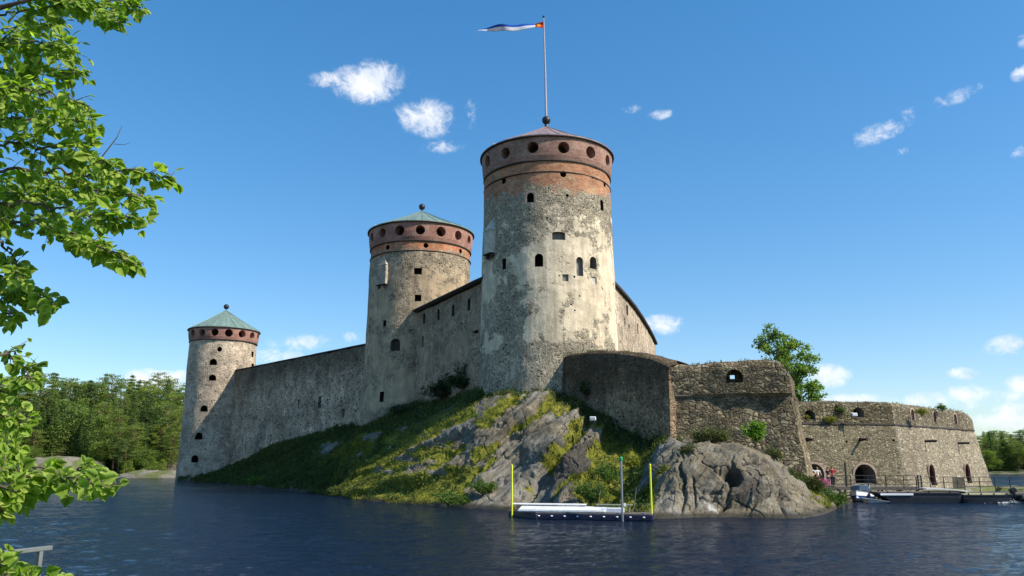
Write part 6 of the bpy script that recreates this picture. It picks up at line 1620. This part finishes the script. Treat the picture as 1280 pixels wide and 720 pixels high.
def person(label, x, y, z, yaw, shirt, trousers, hair, pose='stand', H=1.72, group=None):
    root = empty('person', (x, y, z), label, 'person', group); root.rotation_euler = (0, 0, yaw); k = H / 1.75
    # facing -Y; arm poses
    arms = {'stand': [((.21, 0, 1.42), (.25, .02, 1.15), (.24, -.06, .90)), ((-.21, 0, 1.42), (-.25, .02, 1.15), (-.24, -.06, .90))],
            'lean': [((.21, -.02, 1.42), (.27, -.10, 1.17), (.18, -.34, 1.08)), ((-.21, -.02, 1.42), (-.27, -.10, 1.17), (-.18, -.34, 1.08))],
            'reach': [((.21, -.02, 1.42), (.42, -.05, 1.27), (.62, -.18, 1.10)), ((-.21, 0, 1.42), (-.24, -.04, 1.16), (-.10, -.26, 1.10))]}[pose]
    N = [(0, 0, .95), (0, .01, 1.12), (0, .0, 1.30), (0, 0, 1.43), (0, -.01, 1.52), (0, -.02, 1.60), (0, -.02, 1.68)]
    Rd = [(.15, .11), (.135, .10), (.15, .105), (.12, .09), (.052, .052), (.075, .088), (.078, .09)]
    E = [(i, i + 1) for i in range(6)]
    for s in (1, -1):
        b = len(N); N += [(s * .10, 0, .86), (s * .11, -.01, .50), (s * .11, .01, .10), (s * .12, -.12, .04)]; Rd += [(.088, .09), .058, .038, (.042, .03)]
        E += [(0, b), (b, b + 1), (b + 1, b + 2), (b + 2, b + 3)]
    for (sh_, el, wr) in arms:
        b = len(N); N += [sh_, el, wr]; Rd += [.058, .042, .03]; E += [(3, b), (b, b + 1), (b + 1, b + 2)]
        d = (Vector(wr) - Vector(el)).normalized(); N.append(tuple(Vector(wr) + d * .07)); Rd.append((.036, .018)); E.append((b + 2, b + 3))
    N = [tuple(Vector(v) * k) for v in N]; Rd = [tuple(q * k for q in r) if isinstance(r, tuple) else r * k for r in Rd]
    body = skin_mesh('body', N, E, Rd, M['skin'], root)
    # fingers, nose, ears and eyes joined to the body mesh
    bm = bmesh.new(); bm.from_mesh(body); x_ = MB()
    for (sh_, el, wr) in arms:
        wr = Vector(wr); d = (wr - Vector(el)).normalized(); sd2 = d.cross(Vector((0, 0, 1)) if abs(d.z) < .8 else Vector((0, 1, 0))).normalized(); nn = sd2.cross(d)
        for f, ln in zip(range(4), (.065, .075, .07, .055)):
            a = wr + d * .09 + sd2 * (f - 1.5) * .019; x_.tube([a - d * .02, a + d * ln * .5 - nn * .004, a + d * ln * .9 - nn * .02], [.0095, .009, .006], 6)
        a = wr + d * .045 + sd2 * .034; x_.tube([a, a + (d * .6 + sd2 * .6).normalized() * .035, a + (d * .8 + sd2 * .3).normalized() * .065], [.011, .010, .007], 6)
    x_.ball((0, -.115, 1.625), .016, 8, (.8, 1.2, 1.4))
    for s in (1, -1): x_.ball((s * .078, -.01, 1.63), .022, 8, (.4, .8, 1.3))
    vs = [bm.verts.new(Vector(v) * k) for v in x_.v]
    for f in x_.f:
        try: bm.faces.new([vs[i] for i in f])
        except ValueError: pass
    bm.to_mesh(body); bm.free()
    def add(name, me):
        o = bpy.data.objects.new(name, me); COL.objects.link(o); o.parent = root; return o
    add('body', body)
    # shirt
    SN_ = [(0, 0, .93), (0, .01, 1.12), (0, 0, 1.30), (0, 0, 1.43)]; SR = [(.165, .125), (.15, .115), (.168, .122), (.13, .10)]; SE = [(0, 1), (1, 2), (2, 3)]
    for (sh_, el, wr) in arms:
        b = len(SN_); SN_ += [sh_, tuple(Vector(sh_) * .25 + Vector(el) * .75)]; SR += [.073, .058]; SE += [(3, b), (b, b + 1)]
    add('shirt', skin_mesh('shirt', [tuple(Vector(v) * k) for v in SN_], SE, [tuple(q * k for q in r) if isinstance(r, tuple) else r * k for r in SR], shirt, root))
    TN = [(0, 0, .95)]; TR_ = [(.165, .12)]; TE = []
    for s in (1, -1):
        b = len(TN); TN += [(s * .10, 0, .84), (s * .11, -.01, .50), (s * .11, .01, .12)]; TR_ += [(.102, .10), .074, .06]; TE += [(0, b), (b, b + 1), (b + 1, b + 2)]
    add('trousers', skin_mesh('trousers', [tuple(Vector(v) * k) for v in TN], TE, [tuple(q * k for q in r) if isinstance(r, tuple) else r * k for r in TR_], trousers, root))
    hm = MB(); hm.ball((0, .0, 1.675), .098, 14, (.9, 1.05, .88)); hm.v = [(v[0] * k, (v[1] if v[2] > 1.66 else max(v[1], -.03)) * k, v[2] * k) for v in hm.v]
    ho = hm.build('hair', hair, None, True); me = ho.data; bpy.data.objects.remove(ho); add('hair', me)
    sh2 = MB()
    for s in (1, -1): sh2.box((s * .115 * k, -.06, .035), (.09, .25, .07), None, .025)
    so = sh2.build('shoes', M['black'], None, True); me = so.data; bpy.data.objects.remove(so); add('shoes', me)
    return root
c_w = simple('white_cotton', (.72, .70, .68), .8); c_r = simple('red_cotton', (.55, .04, .05), .8); c_k = simple('black_cloth', (.02, .02, .025), .8); c_d = simple('dark_blue_denim', (.03, .04, .08), .8); c_rd = simple('dark_red_cloth', (.22, .03, .04), .8)
h_b = simple('brown_hair', (.06, .035, .02), .6); h_l = simple('fair_hair', (.35, .24, .12), .6)
def pp(px, Y): return atY(px, 600, Y).x
person('person in white shirt at the left edge of the archway', pp(1009, 72.6), 72.6, 1.14, R(20), c_w, c_rd, h_l, 'stand')
person('person in white top and dark trousers in the archway, middle of the three', pp(1015.5, 72.0), 72.0, 1.14, R(-15), c_w, c_k, h_l, 'lean', 1.66)
person('fair person in white top and dark red trousers right in the archway', pp(1022.5, 72.3), 72.3, 1.14, R(10), c_w, c_rd, h_l, 'lean', 1.62)
person('person in red top leaning at the walkway corner with arm out', pp(1041, 71.2), 71.2, 1.14, R(-10), c_r, c_k, h_b, 'reach', 1.7)
person('person dressed in black beside the one in red', pp(1035.5, 71.6), 71.6, 1.14, R(35), c_k, c_d, h_b, 'stand', 1.64)
